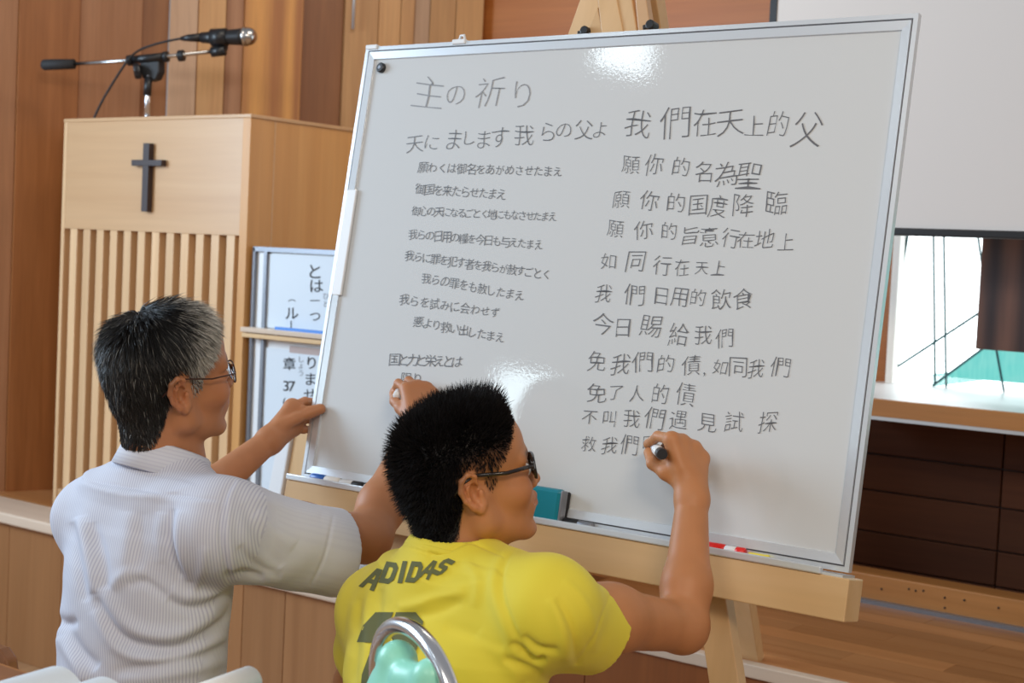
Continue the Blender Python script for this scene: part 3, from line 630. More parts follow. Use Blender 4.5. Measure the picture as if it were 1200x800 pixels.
# ================================================================== SDF SCULPTING
BIG = 1.0
class Vol:
    def __init__(s, lo, hi, h):
        s.lo = np.array(lo, float); s.h = h; s.n = np.ceil((np.array(hi)-s.lo)/h).astype(int)+1
        s.a = np.full(s.n, .05, np.float32)
    def sl(s, lo, hi, pad):
        i0 = np.maximum(((np.array(lo)-pad-s.lo)/s.h).astype(int), 0); i1 = np.minimum(((np.array(hi)+pad-s.lo)/s.h).astype(int)+2, s.n)
        if (i1 <= i0).any(): return None
        ax = [s.lo[k]+s.h*np.arange(i0[k], i1[k]) for k in range(3)]
        X, Y, Z = np.meshgrid(*ax, indexing='ij'); return (slice(i0[0], i1[0]), slice(i0[1], i1[1]), slice(i0[2], i1[2])), X.astype(np.float32), Y.astype(np.float32), Z.astype(np.float32)
    def comb(s, q, d, k, op):
        a = s.a[q]
        if op == 'u':
            if k <= 0: r = np.minimum(a, d)
            else: h = np.clip(.5+.5*(a-d)/k, 0, 1); r = a+(d-a)*h-k*h*(1-h)
        else:
            if k <= 0: r = np.maximum(a, -d)
            else: h = np.clip(.5-.5*(a+d)/k, 0, 1); r = a+(-d-a)*h+k*h*(1-h)
        s.a[q] = r
    def cap(s, p, q, r1, r2=None, k=.01, op='u'):
        r2 = r1 if r2 is None else r2; p = np.array(p, float); q = np.array(q, float); m = max(r1, r2)
        t = s.sl(np.minimum(p, q)-m, np.maximum(p, q)+m, k+.012)
        if t is None: return s
        sl, X, Y, Z = t; d = q-p; L = max(d@d, 1e-9)
        h = np.clip(((X-p[0])*d[0]+(Y-p[1])*d[1]+(Z-p[2])*d[2])/L, 0, 1)
        dd = np.sqrt((X-p[0]-d[0]*h)**2+(Y-p[1]-d[1]*h)**2+(Z-p[2]-d[2]*h)**2)-(r1+(r2-r1)*h)
        s.comb(sl, dd, k, op); return s
    def chain(s, pts, rs, k=.006, op='u'):
        for i in range(len(pts)-1): s.cap(pts[i], pts[i+1], rs[i], rs[i+1], k if i == 0 else min(k, .004), op)
        return s
    def ell(s, c, rad, R, k=.01, op='u'):
        """R rows = local axes (3x3 numpy)"""
        c = np.array(c, float); rad = np.array(rad, float); ext = np.sqrt(((R*rad[:, None])**2).sum(0))
        t = s.sl(c-ext, c+ext, k+.012)
        if t is None: return s
        sl, X, Y, Z = t; x, y, z = X-c[0], Y-c[1], Z-c[2]
        k0 = 0; k1 = 0
        for i in range(3):
            u = x*R[i][0]+y*R[i][1]+z*R[i][2]; k0 = k0+(u/rad[i])**2; k1 = k1+(u/rad[i]**2)**2
        k0 = np.sqrt(k0); k1 = np.sqrt(k1)+1e-6
        s.comb(sl, k0*(k0-1)/k1, k, op); return s
    def loft(s, rows, Rt, Fw, grow=0, k=.02, op='u', z0=None, z1=None):
        """rows: (x,y,z,a,b) sorted by z descending"""
        rows = np.array(sorted(rows, key=lambda r: r[2])); zmin = rows[0, 2] if z0 is None else z0; zmax = rows[-1, 2] if z1 is None else z1
        m = rows[:, 3:5].max()+grow
        t = s.sl((rows[:, 0].min()-m, rows[:, 1].min()-m, zmin), (rows[:, 0].max()+m, rows[:, 1].max()+m, zmax), k+.012)
        sl, X, Y, Z = t; zf = Z[0, 0, :]
        def cubic(xs, ys, xq):
            lin = np.interp(xq, xs, ys); 
            for _ in range(1):
                w = .03; lin = (np.interp(xq-w, xs, ys)+2*lin+np.interp(xq+w, xs, ys))/4
            return lin
        cx = cubic(rows[:, 2], rows[:, 0], zf); cy = cubic(rows[:, 2], rows[:, 1], zf); a = cubic(rows[:, 2], rows[:, 3], zf)+grow; b = cubic(rows[:, 2], rows[:, 4], zf)+grow
        u = (X-cx)*Rt[0]+(Y-cy)*Rt[1]; v = (X-cx)*Fw[0]+(Y-cy)*Fw[1]
        k0 = np.sqrt((u/a)**2+(v/b)**2); k1 = np.sqrt((u/a**2)**2+(v/b**2)**2)+1e-6
        d = k0*(k0-1)/k1; d = np.maximum(d, np.maximum(Z-zmax, zmin-Z)); s.comb(sl, d.astype(np.float32), k, op); return s
    def half(s, p, n, lo, hi):
        """cut away everything on the +n side of plane within box"""
        t = s.sl(lo, hi, 0); sl, X, Y, Z = t; d = -((X-p[0])*n[0]+(Y-p[1])*n[1]+(Z-p[2])*n[2]); s.a[sl] = np.maximum(s.a[sl], -d); return s
    def mesh(s, name):
        s.a[0] = s.a[-1] = .02; s.a[:, 0] = s.a[:, -1] = .02; s.a[:, :, 0] = s.a[:, :, -1] = .02
        g = vdb.FloatGrid(.05); g.copyFromArray(np.ascontiguousarray(s.a)); p, q = g.convertToQuads(0.0)
        p = np.asarray(p, float)*s.h+s.lo; q = np.asarray(q)
        me = bpy.data.meshes.new(name); me.vertices.add(len(p)); me.vertices.foreach_set('co', p.ravel())
        me.loops.add(len(q)*4); me.loops.foreach_set('vertex_index', q.ravel().astype(np.int32)); me.polygons.add(len(q))
        me.polygons.foreach_set('loop_start', np.arange(0, len(q)*4, 4)); me.update(calc_edges=True); me.validate()
        # orientation: volume must be positive
        v0, v1, v2, v3 = p[q[:, 0]], p[q[:, 1]], p[q[:, 2]], p[q[:, 3]]
        c = p.mean(0)
        if (np.einsum('ij,ij->i', v0-c, np.cross(v1-c, v2-c)).sum()+np.einsum('ij,ij->i', v0-c, np.cross(v2-c, v3-c)).sum()) < 0: me.flip_normals()
        return me
def get_vn(me):
    n = len(me.vertices); co = np.empty(n*3); me.vertices.foreach_get('co', co); no = np.empty(n*3)
    me.vertices.foreach_get('normal', no); return co.reshape(-1, 3), no.reshape(-1, 3)
def set_v(me, co): me.vertices.foreach_set('co', co.ravel()); me.update()
def relax(me, it=2, lam=.5):
    co, _ = get_vn(me); ne = len(me.edges); e = np.empty(ne*2, np.int32); me.edges.foreach_get('vertices', e); e = e.reshape(-1, 2); n = len(co)
    deg = np.bincount(e.ravel(), minlength=n)[:, None].astype(float)
    for _ in range(it):
        for l in (lam, -lam*1.04):
            s_ = np.zeros_like(co)
            for kx in range(3): s_[:, kx] = np.bincount(e[:, 0], co[e[:, 1], kx], n)+np.bincount(e[:, 1], co[e[:, 0], kx], n)
            co = co+l*(s_/deg-co)
    set_v(me, co)
def pxv(co):
    d = co-CAM; z = d@W_; return 600+FPX*(d@R_)/z, 400-FPX*(d@U_)/z
def folds(me, F):
    """cloth folds: ridges (+) and creases (-) given as polylines; widths in px at the cloth, heights in m"""
    co, no = get_vn(me); X, Y = pxv(co); vis = np.clip(-(no@W_)*3+.3, 0, 1)
    disp = np.zeros(len(co))
    for pts, w, amp in F:
        best = np.full(len(co), 1e9); tt = np.zeros(len(co)); pts = np.array(smoothpts(pts, 4), float); w *= 1.25; L = len(pts)-1
        for i in range(L):
            p, q = pts[i], pts[i+1]; d = q-p; h = np.clip(((X-p[0])*d[0]+(Y-p[1])*d[1])/(d@d), 0, 1)
            ds = np.hypot(X-p[0]-d[0]*h, Y-p[1]-d[1]*h); m = ds < best; best[m] = ds[m]; tt[m] = (i+h[m])/L
        taper = np.sin(np.clip(tt, .0, 1)*math.pi)**.5*.85+.15
        disp += amp*np.exp(-(best/w)**2)*taper
    co += no*(disp*vis)[:, None]; set_v(me, co)
def wob(me, amp, sc, seed=0, dirs=14, stretch=(1, 1, 1)):
    co, no = get_vn(me); r = np.random.default_rng(seed); d = np.zeros(len(co))
    for i in range(dirs):
        k_ = r.normal(size=3)*np.array(stretch); k_ = k_/np.linalg.norm(k_)*sc*r.uniform(.6, 1.8); d += np.sin(co@k_*2*math.pi+r.uniform(0, 6.28)+1.2*np.sin(co@np.roll(k_, 1)*3))
    co += no*(d/dirs**.5*amp)[:, None]; set_v(me, co)
def colour(me, arr, name='tint'):
    a = me.color_attributes.new(name, 'FLOAT_COLOR', 'POINT'); c = np.ones((len(me.vertices), 4), np.float32); c[:, :3] = arr; a.data.foreach_set('color', c.ravel())
def fattr(me, arr, name):
    a = me.attributes.new(name, 'FLOAT', 'POINT'); a.data.foreach_set('value', np.asarray(arr, np.float32))
def nrm(v): v = np.array(v, float); return v/np.linalg.norm(v)
class Head:
    """ear px anchors the head; a = turn past profile (rad), pitch up"""
    def __init__(s, ex, ey, D, a, pitch, roll=0, sc=1.0):
        wv = nrm([W_[0], W_[1], 0]); rv = nrm([R_[0], R_[1], 0])
        F = rv*math.cos(a)+wv*math.sin(a); Rr = rv*math.sin(a)-wv*math.cos(a); U = np.array([0, 0, 1.])
        F2 = F*math.cos(pitch)+U*math.sin(pitch); U2 = U*math.cos(pitch)-F*math.sin(pitch)
        U3 = U2*math.cos(roll)+Rr*math.sin(roll); R3 = Rr*math.cos(roll)-U2*math.sin(roll)
        s.F, s.R, s.U, s.sc = F2, R3, U3, sc; s.A = np.array([s.F, s.R, s.U])
        s.C = at(ex, ey, D)-sc*(s.F*-.006+s.R*.074+s.U*-.006)
    def g(s, f, r, u): return s.C+s.sc*(s.F*f+s.R*r+s.U*u)
    def loc(s, co): d = (co-s.C)/s.sc; return d@s.F, d@s.R, d@s.U
def add_head(V, h, opt):
    sc = h.sc; E = lambda c, r, k=.012, op='u': V.ell(h.g(*c), np.array(r)*sc, h.A, k, op)
    Cp = lambda p, q, r1, r2, k=.01, op='u': V.cap(h.g(*p), h.g(*q), r1*sc, r2*sc, k, op)
    E((-.004, 0, .040), (.094, .075, .076), 0)
    E((-.032, 0, .002), (.062, .064, .062), .02)
    E((.034, 0, -.020), (.055, .060, .078), .02)
    E((.052, 0, .040), (.040, .060, .050), .02)
    for s_ in (-1, 1):
        Cp((.004, .056*s_, -.058), (.068, .020*s_, -.098), .015, .013, .022)
        Cp((.000, .060*s_, -.02), (.004, .056*s_, -.058), .014, .014, .02)
        E((.062, .036*s_, -.028), (.026, .026, .026), .02)      # cheek
        Cp((.078, .046*s_, .017), (.089, .014*s_, .020), .008, .008, .012)  # brow
    E((.036, 0, -.068), (.050, .046, .040), .02)
    E((.076, 0, -.102), (.016, .020, .014), .014)               # chin
    E((.078, 0, -.058), (.020, .028, .026), .014)               # mouth block
    for s_ in (-1, 1): E((.100, .033*s_, -.002), (.014, .019, .011), .012, 's')
    for s_ in (-1, 1): E((.078, .032*s_, -.002), (.0135, .015, .0115), .004)
    Cp((.088, 0, .008), (.101, 0, -.024), .007, .0085, .012)    # nose bridge
    E((.1035, 0, -.029), (.0095, .0105, .0085), .006)
    for s_ in (-1, 1): E((.0955, .0125*s_, -.032), (.009, .0065, .007), .005)
    for s_ in (-1, 1): E((.098, .0065*s_, -.0395), (.004, .003, .0025), .002, 's')
    Cp((.0955, 0, -.0535), (.085, .022, -.0575), .0062, .003, .006); Cp((.0955, 0, -.0535), (.085, -.022, -.0575), .0062, .003, .006)
    Cp((.0935, 0, -.0655), (.085, .018, -.0615), .0070, .004, .006); Cp((.0935, 0, -.0655), (.085, -.018, -.0615), .0070, .004, .006)
    op = opt.get('mouth', .0012)
    Cp((.106, 0, -.0595), (.090, .021, -.0600), op, op, .002, 's'); Cp((.106, 0, -.0595), (.090, -.021, -.0600), op, op, .002, 's')
    E((.096, 0, -.079), (.010, .016, .006), .008, 's')          # chin crease
    # ears
    for s_ in (-1, 1):
        ea_ = [(-.003, .074*s_, .006+.0), (-.004, .079*s_, .020), (-.014, .083*s_, .026), (-.025, .084*s_, .019), (-.0285, .083*s_, .003), (-.023, .080*s_, -.013), (-.012, .077*s_, -.026), (-.003, .0745*s_, -.033), (.003, .072*s_, -.026), (.002, .071*s_, -.016)]
        for i in range(len(ea_)-1): Cp(ea_[i], ea_[i+1], .0042 if i < 6 else .006, .0042 if i < 5 else .006, .003)
        V.ell(h.g(-.013, .0755*s_, .000), np.array((.0135, .0040, .024))*sc, h.A, .003)
        V.ell(h.g(-.012, .083*s_, .002), np.array((.0115, .0065, .021))*sc, h.A, .003, 's'); V.ell(h.g(-.0065, .0800*s_, -.008), np.array((.0080, .0085, .011))*sc, h.A, .002, 's')
        Cp((-.006, .079*s_, .010), (-.018, .0800*s_, .006), .0028, .0028, .002); Cp((-.018, .0800*s_, .006), (-.015, .079*s_, -.013), .0028, .003, .002)
        E((.0035, .0735*s_, -.007), (.004, .003, .006), .002)
        V.ell(h.g(-.012, .064*s_, .0), np.array((.012, .010, .020))*sc, h.A, .004)
        V.ell(h.g(-.0075, .0790*s_, -.004), np.array((.0085, .0125, .0150))*sc, h.A, .0015, 's')
        Cp((-.013, .0835*s_, .014), (-.006, .080*s_, .010), .0028, .003, .0015, 's'); Cp((-.021, .0840*s_, .008), (-.020, .0830*s_, -.008), .0022, .0022, .0015, 's')
        E((.0025, .0735*s_, -.009), (.0042, .004, .006), .002)
def hand_from(V, wrist, kn, fingers, thumb, rw=.026, rp=.016):
    for kq in kn: V.cap(np.array(wrist)*.45+np.array(kq)*.55-W_*.010, kq-W_*.004, .0045, .0075, .008)
    for kq in kn: V.cap(wrist, kq, rw*.82, rp*.72, .014)
    for i in range(len(kn)-1): V.cap(kn[i], kn[i+1], rp*.66, rp*.62, .010)
    for f in fingers:
        n = len(f); rs = [.0095, .0088, .0080, .0072, .0068][:n]
        for i in range(n-1): V.cap(f[i], f[i+1], rs[i], rs[i+1], .0035)
    n = len(thumb); rs = [.015, .0115, .0098, .0085][:n]
    for i in range(n-1): V.cap(thumb[i], thumb[i+1], rs[i], rs[i+1], .006)
def strands(name, P, D0, D1, Ln, Wd, cols, m, parent, seg=3, grav=0):
    """P roots, D0 start dir, D1 end dir; three-sided tapering tubes"""
    n = len(P); rows = []
    ax = np.cross(D0, rng.normal(size=(n, 3))); ax /= np.linalg.norm(ax, axis=1)[:, None]+1e-9; ay = np.cross(D0, ax)
    V = []; pos = P.copy()
    for i in range(seg+1):
        t = i/seg; w = Wd*(1-t**1.6*.92)
        ring = [pos+(ax*math.cos(a_)+ay*math.sin(a_))*w[:, None] for a_ in (0, 2.094, 4.188)]
        V.append(np.stack(ring, 1)); d = D0*(1-t)+D1*t; d /= np.linalg.norm(d, axis=1)[:, None]+1e-9; pos = pos+d*(Ln/seg)[:, None]
    V = np.stack(V, 1).reshape(n, (seg+1)*3, 3); idx = []
    for i in range(seg):
        for j in range(3): idx.append((i*3+j, i*3+(j+1) % 3, (i+1)*3+(j+1) % 3, (i+1)*3+j))
    idx = np.array(idx); q = (idx[None]+(np.arange(n)*(seg+1)*3)[:, None, None]).reshape(-1, 4)
    me = bpy.data.meshes.new(name); p = V.reshape(-1, 3); me.vertices.add(len(p)); me.vertices.foreach_set('co', p.ravel())
    me.loops.add(len(q)*4); me.loops.foreach_set('vertex_index', q.ravel().astype(np.int32)); me.polygons.add(len(q)); me.polygons.foreach_set('loop_start', np.arange(0, len(q)*4, 4))
    me.update(calc_edges=True); colour(me, np.repeat(cols, (seg+1)*3, axis=0)); return me
def join_meshes(name, ms):
    bmj = bmesh.new()
    for x in ms: bmj.from_mesh(x)
    me = bpy.data.meshes.new(name); bmj.to_mesh(me); bmj.free(); return me
def sample(me, n):
    co, no = get_vn(me); nf = len(me.polygons); f = np.empty(nf*4, np.int32); me.polygons.foreach_get('vertices', f); f = f.reshape(-1, 4)
    i = rng.integers(0, nf, n); w = rng.dirichlet((1, 1, 1, 1), n); return np.einsum('ij,ijk->ik', w, co[f[i]]), nrmrows(np.einsum('ij,ijk->ik', w, no[f[i]]))
def nrmrows(a): return a/(np.linalg.norm(a, axis=1)[:, None]+1e-9)
def hairmask(f, u, r):
    xs = [-.2, -.1, -.060, -.040, -.028, -.016, -.004, .010, .016, .030, .036, .050, .062, .078, .090, .2]
    ys = [-.105, -.102, -.094, -.070, -.036, .028, .032, .020, -.012, -.008, .015, .030, .048, .070, .080, .2]
    return u-np.interp(f, xs, ys)
def skin_cols(me, h, base, ruddy=0, grey=None):
    co, no = get_vn(me); f, r, u = h.loc(co); c = np.tile(np.array(base), (len(co), 1)); n = len(co)
    def blob(cf, cr, cu, rad): return np.exp(-(((f-cf)/rad[0])**2+((np.abs(r)-cr)/rad[1])**2+((u-cu)/rad[2])**2))
    lips = np.clip(blob(.098, 0, -.0545, (.016, .020, .0055))+blob(.096, 0, -.0655, (.016, .018, .006)), 0, 1)[:, None]
    c = c*(1-lips*.55)+np.array((.36, .10, .075))*lips*.55
    ear = (np.clip(blob(-.012, .084, -.005, (.022, .012, .034))*1.3, 0, 1))[:, None]; c = c*(1-ear*.25)+np.array(base)*np.array((1.15, .72, .66))*ear*.25
    ck = blob(.07, .045, -.03, (.03, .03, .03))[:, None]*.3; c = c*(1-ck)+np.array(base)*np.array((1.1, .82, .76))*ck
    eye = blob(.092, .032, .0, (.006, .014, .003))[:, None]; c = c*(1-eye*.8)
    brow = np.clip(blob(.086, .030, .0225, (.016, .017, .0045))*1.2, 0, 1)[:, None]; c = c*(1-brow*.8)+np.array((.02, .015, .012))*brow*.8
    if grey is not None: pass
    nz = sum(np.sin(co@(np.random.default_rng(i).normal(size=3)*120)) for i in range(6))/6; c = c*(1+.06*nz[:, None])
    # scalp coloured dark beneath the hair so skin does not peek through, weaker at the fade
    m_ = np.clip((hairmask(f, u, r)+.004)/.012, 0, 1)*(np.abs(r) < .09)*(u > -.105)*(np.sqrt((f+.01)**2+r**2+(u-.02)**2) < .130)*(1-.55*np.clip((f+.005)/.02, 0, 1)*np.clip((.062-u)/.035, 0, 1))*(1-np.clip(ear[:, 0]*1.2, 0, 1)); m_ = m_[:, None]
    c = c*(1-m_)+np.array((.010, .008, .008))*m_
    colour(me, c)
def glasses(h, par, thick, m_rim, r_rim, temple_w, lens=(.026, .017), drop=0.0):
    e = root('eyeglasses', h.g(.09, 0, 0)); e.parent = par; e.location = Vector(h.g(.09, 0, 0))-wloc(par)
    fx = .100
    for s_ in (-1, 1):
        loop = []; lo2 = []
        for i in range(28):
            a_ = 2*math.pi*i/28; ca, sa = math.cos(a_), math.sin(a_); p_ = 3.2 if thick else 2.3
            rx = lens[0]*math.copysign(abs(ca)**(2/p_), ca); ru = lens[1]*math.copysign(abs(sa)**(2/p_), sa)
            loop.append(h.g(fx-.25*max(0, abs(rx+.034)-.03)*1.0, (.034+rx)*s_, .002-drop+ru))
        G().tube(loop, r_rim, 8, True).make('lens_rim', m_rim, e, smooth=True)
        G().poly(loop, h.F*.0012).make('lens', M['glass'], e)
        hx = h.g(fx-.008, .0615*s_, .010-drop); j = h.g(fx-.012, .069*s_, .011-drop); mid = h.g(.045, .0785*s_, .013-drop*.5); bk = h.g(-.004, .0770*s_, .0215); en = h.g(-.038, .0740*s_, -.002); 
        if thick:
            G().bar(hx, j, .004, .011, h.U).make('hinge_block', m_rim, e, .001)
            G().tube([j, mid, bk], temple_w, 8).make('temple', m_rim, e, smooth=True)
            G().tube([bk, h.g(-.022, .0765*s_, .014), en], [temple_w, temple_w*.8, temple_w*.6], 8).make('temple_tip', m_rim, e, smooth=True)
        else:
            G().tube([hx, j, mid, bk, h.g(-.022, .0755*s_, .012), en], temple_w, 8).make('temple', m_rim, e, smooth=True)
    G().tube([h.g(fx, -.010, .006-drop), h.g(fx+.004, 0, .009-drop), h.g(fx, .010, .006-drop)], r_rim, 8).make('bridge', m_rim, e, smooth=True)
    return e
def body_frame(head_deg):
    a_ = math.radians(head_deg); F = np.array([math.sin(a_), math.cos(a_), 0]); Rt = np.array([math.cos(a_), -math.sin(a_), 0]); return F, Rt
def addpart(me, name, m, par, smooth=True): return mkobj(name, me, m, par, 0, smooth)
#PEOPLE
HV = .0026
def arm(V, pts, rs, k=.012):
    for i in range(len(pts)-1): V.cap(pts[i], pts[i+1], rs[i], rs[i+1], k)
# ---------------------------------------------------------------- young man in the yellow T-shirt
yo = root('person', at(520, 1000, 2.30)*np.array((1, 1, 0))+np.array((0, 0, FLOORZ)), 'person with spiky black hair and black glasses in a yellow T-shirt, writing on the whiteboard', 'person')
F, Rt = body_frame(11); hy = Head(557, 578, 2.21, math.radians(15), math.radians(15), math.radians(4), 1.0)
SR, SL = at(640, 715, 2.15), at(450, 715, 2.42); EL, WR = at(800, 735, 2.36), at(811, 585, 2.455)
NB = at(535, 660, 2.29)
rows = [(*at(535, 655, 2.29), .075, .068), (*at(536, 682, 2.285), .135, .085), (*at(535, 712, 2.28), .172, .104), (*at(526, 750, 2.27), .182, .118), (*at(518, 800, 2.265), .176, .118), (*at(512, 880, 2.26), .165, .118), (*at(510, 990, 2.25), .18, .14)]
V = Vol((-2.1, 1.25, .28), (-1.0, 2.35, 1.22), HV)
V.loft(rows, Rt, F, -.014, .02)
V.cap(SL, SR, .046, .046, .05)
V.cap(hy.g(-.028, 0, -.035), NB, .052, .062, .03)
V.cap(hy.g(.0, 0, -.06), NB+F*.03, .045, .05, .03)
arm(V, [SR, SR+(EL-SR)*.45, EL], [.050, .047, .037], .03)
fm = EL+(WR-EL)*.32+Rt*.002
arm(V, [EL, fm, WR], [.0375, .0375, .0255], .022)
V.cap(EL-(WR-EL)*.04, EL, .020, .030, .02)
ELL = at(418, 800, 2.55); WRL = at(470, 870, 2.72)
arm(V, [SL, ELL], [.048, .037], .03); arm(V, [ELL, WRL], [.037, .026], .015)
add_head(V, hy, {'mouth': .0022})
P = lambda x, y, D: at(x, y, D)
hand_from(V, WR, [P(787, 515, 2.470), P(799, 519, 2.483), P(812, 526, 2.493), P(822, 537, 2.498)],
          [[P(786, 514, 2.470), P(771, 511, 2.505), P(760, 520, 2.545), P(762, 528, 2.565)], [P(800, 515, 2.485), P(784, 519, 2.525), P(773, 532, 2.555), P(770, 540, 2.56)],
           [P(815, 523, 2.495), P(802, 532, 2.530), P(788, 547, 2.545)], [P(824, 537, 2.50), P(815, 552, 2.52), P(801, 560, 2.525)]],
          [P(800, 566, 2.465), P(780, 554, 2.478), P(765, 543, 2.495), P(760, 530, 2.525)], .0265, .0165)
V.ell(P(792, 548, 2.482), (.020, .024, .016), np.eye(3), .012); V.cap(P(786, 545, 2.488), P(789, 520, 2.482), .012, .011, .010); V.cap(P(781, 541, 2.50), P(784, 524, 2.51), .009, .009, .008)
WL2 = WRL+nrm(WRL-ELL)*.07
hand_from(V, WRL, [WL2+Rt*x for x in (.03, .012, -.008, -.026)], [[WL2+Rt*x, WL2+Rt*x+F*.035, WL2+Rt*x+F*.06-np.array((0, 0, .015))] for x in (.03, .012, -.008, -.026)], [WRL+Rt*.02, WRL+Rt*.05+F*.03, WRL+Rt*.05+F*.06])
me = V.mesh('body'); relax(me, 3)
skin_cols(me, hy, (.50, .215, .088))
ybody = addpart(me.copy(), 'body', M['skin'], yo)
co, no = get_vn(me)
def hair_roots(me, h, n, lim=-.002):
    sub = bpy.data.meshes.new('x'); co, _ = get_vn(me); f_, r_, u_ = h.loc(co); ok = (np.sqrt((f_+.01)**2+r_**2+(u_-.01)**2) < .135) & (u_ > -.112)
    nf = len(me.polygons); f = np.empty(nf*4, np.int32); me.polygons.foreach_get('vertices', f); f = f.reshape(-1, 4)[ok[np.array(f.reshape(-1, 4)[:, 0])]]
    _, no = get_vn(me); i = rng.integers(0, len(f), n); w = rng.dirichlet((1, 1, 1, 1), n)
    P = np.einsum('ij,ijk->ik', w, co[f[i]]); N = nrmrows(np.einsum('ij,ijk->ik', w, no[f[i]])); F_, R2, U_2 = h.loc(P)
    mk = hairmask(F_, U_2, R2); earz = (np.abs(R2) > .0755) & (F_ > -.034) & (F_ < .008) & (U_2 < .031)
    near = (np.abs(R2) > .071) & (F_ > -.030) & (F_ < .006) & (U_2 < .024)
    ok = (mk+rng.normal(0, .0022, n) > lim) & ~earz & ~near; return P[ok], N[ok], F_[ok], R2[ok], U_2[ok], mk[ok]
def sfield(P, seed, sc, n=8):
    r = np.random.default_rng(seed); o = np.zeros_like(P)
    for i in range(n):
        k_ = r.normal(size=3)*sc; o += r.normal(size=3)[None]*np.sin(P@k_+r.uniform(0, 6.28))[:, None]
    return o/n**.5
P_, N_, f_, r_, u_, mk = hair_roots(me, hy, 30000)
fade = np.clip((f_+.015)/.03, 0, 1)*np.clip((.068-u_)/.04, 0, 1); keep = rng.uniform(size=len(P_)) > fade*.78; P_, N_, f_, r_, u_, mk = [q[keep] for q in (P_, N_, f_, r_, u_, mk)]
top = np.clip((u_-.045)/.05, 0, 1); side = (np.clip((np.abs(r_)-.04)/.03, 0, 1)*np.clip((.068-u_)/.05, 0, 1)*np.clip((f_+.07)/.05, 0, 1))**1.4
ln = .025+.002*top+.011*np.clip(f_/.05, 0, 1)*top; ln = ln*(1-side)+(.005+.006*np.clip((u_-.02)/.05, 0, 1))*side; ln = np.minimum(ln, .004+np.clip(mk, 0, 1)*.55); nape = np.clip((-.02-u_)/.05, 0, 1); ln = ln*(1-.45*nape)
ln *= rng.uniform(.65, 1.18, len(ln))
upv = np.tile(hy.U, (len(P_), 1)); fv = np.tile(hy.F, (len(P_), 1)); sf = sfield(P_, 3, 70); sf2 = sfield(P_, 4, 160)
D0 = nrmrows(N_*.9+upv*(.25*top-.35*nape)[:, None]+fv*(.25*top)[:, None]+.34*sf+.27*rng.normal(size=P_.shape)*(1-side*.5)[:, None])
D0 = nrmrows(D0*(1-.72*side[:, None])+(N_*.35-upv*.7-fv*.35)*side[:, None])
D1 = nrmrows(D0+upv*(.35*top-.5*nape-.25*(1-top))[:, None]+.25*sf2+fv*(.3*top*np.clip(f_/.06, 0, 1))[:, None])
cols = np.tile(np.array((.0065, .0055, .006)), (len(P_), 1))*rng.uniform(.6, 1.7, (len(P_), 1))
me2 = strands('hair', P_-N_*.001, D0, D1, ln, rng.uniform(.0006, .00105, len(P_)), cols, M['hair'], yo)
addpart(me2, 'hair', M['hair_black'], yo)
glasses(hy, yo, True, M['tort'], .0028, .0032, (.025, .0165), .0)
def eyes(h, par):
    for s_ in (-1, 1):
        G().ball(h.g(.0815, .032*s_, -.002), .0118, 3).make('eyeball', M['eye'], par, smooth=True)
        G().ball(h.g(.0895, .032*s_, -.002), .0052, 2).make('iris', M['black'], par, smooth=True)
eyes(hy, yo)
# T-shirt
V = Vol((-2.1, 1.25, .40), (-1.0, 2.35, 1.0), .0030)
V.loft(rows[1:], Rt, F, .006, .02, z1=at(536, 672, 2.285)[2])
V.cap(SL, SR, .062, .060, .06); V.cap(NB-np.array((0, 0, .020)), SR, .068, .060, .05); V.cap(NB-np.array((0, 0, .020)), SL, .068, .060, .05); V.cap(NB-F*.03-np.array((0, 0, .03)), NB-F*.02+np.array((0, 0, .0)), .070, .066, .03)
HM = at(702, 738, 2.235); V.cap(SR, HM+(HM-SR)*.25, .066, .058, .035)
V.cap(SR+(HM-SR)*.6-np.array((0, 0, .016)), HM-np.array((0, 0, .014)), .050, .048, .03)
nh = nrm(nrm(HM-SR)*.9-U_*.13); V.half(HM+nh*.0, nh, HM-.11+np.array((.05, -.02, -.03)), HM+.16)
V.cap(SR+(HM-SR)*.75, HM+(HM-SR)*.2, .049, .054, .004, 's')
HL = SL+(ELL-SL)*.55; V.cap(SL, HL, .064, .060, .03)
V.cap(hy.g(-.028, 0, -.035), NB+np.array((0, 0, .004)), .060, .066, .006, 's')
V.half(np.array((0, 0, .43)), np.array((0, 0, -1.)), (-2.1, 1.25, .40), (-1, 2.35, .46))
tm = V.mesh('tshirt'); relax(tm, 4)
folds(tm, [([(470, 640), (484, 643), (502, 648), (524, 645), (548, 634), (566, 640), (590, 652)], 1.4, -.004)])
wob(tm, .0016, 7, 3)
folds(tm, [([(604, 640), (590, 662), (587, 694), (598, 728), (616, 766)], 3.2, -.0045), ([(598, 640), (582, 664), (579, 696), (590, 730), (606, 766)], 6, .004),
           ([(600, 752), (616, 768), (628, 776), (640, 772)], 3.5, -.010), ([(612, 745), (632, 760), (655, 762)], 4, -.006), ([(590, 770), (612, 780), (634, 790)], 4, -.006),
           ([(466, 712), (490, 708), (512, 700), (545, 694)], 5, .005), ([(470, 724), (500, 720), (540, 704)], 5, -.004), ([(500, 650), (530, 668), (575, 676)], 5, -.0025), ([(545, 655), (560, 680), (556, 712)], 5, .003),
           ([(436, 688), (430, 720), (430, 760), (425, 800)], 4, .004), ([(446, 690), (442, 730), (440, 790)], 4, -.004), ([(415, 705), (408, 760), (402, 800)], 4, .004), ([(422, 700), (417, 760), (414, 800)], 3.5, -.004),
           ([(660, 680), (680, 700), (694, 730), (696, 765)], 5, .0035), ([(645, 700), (658, 735), (664, 775)], 6, .005), ([(652, 700), (672, 740), (676, 780)], 4, -.005), ([(560, 740), (590, 770), (610, 800)], 7, .004), ([(520, 735), (560, 745), (590, 760)], 6, -.003),
           ([(717, 692), (700, 735), (676, 780)], 1.6, -.0016)])
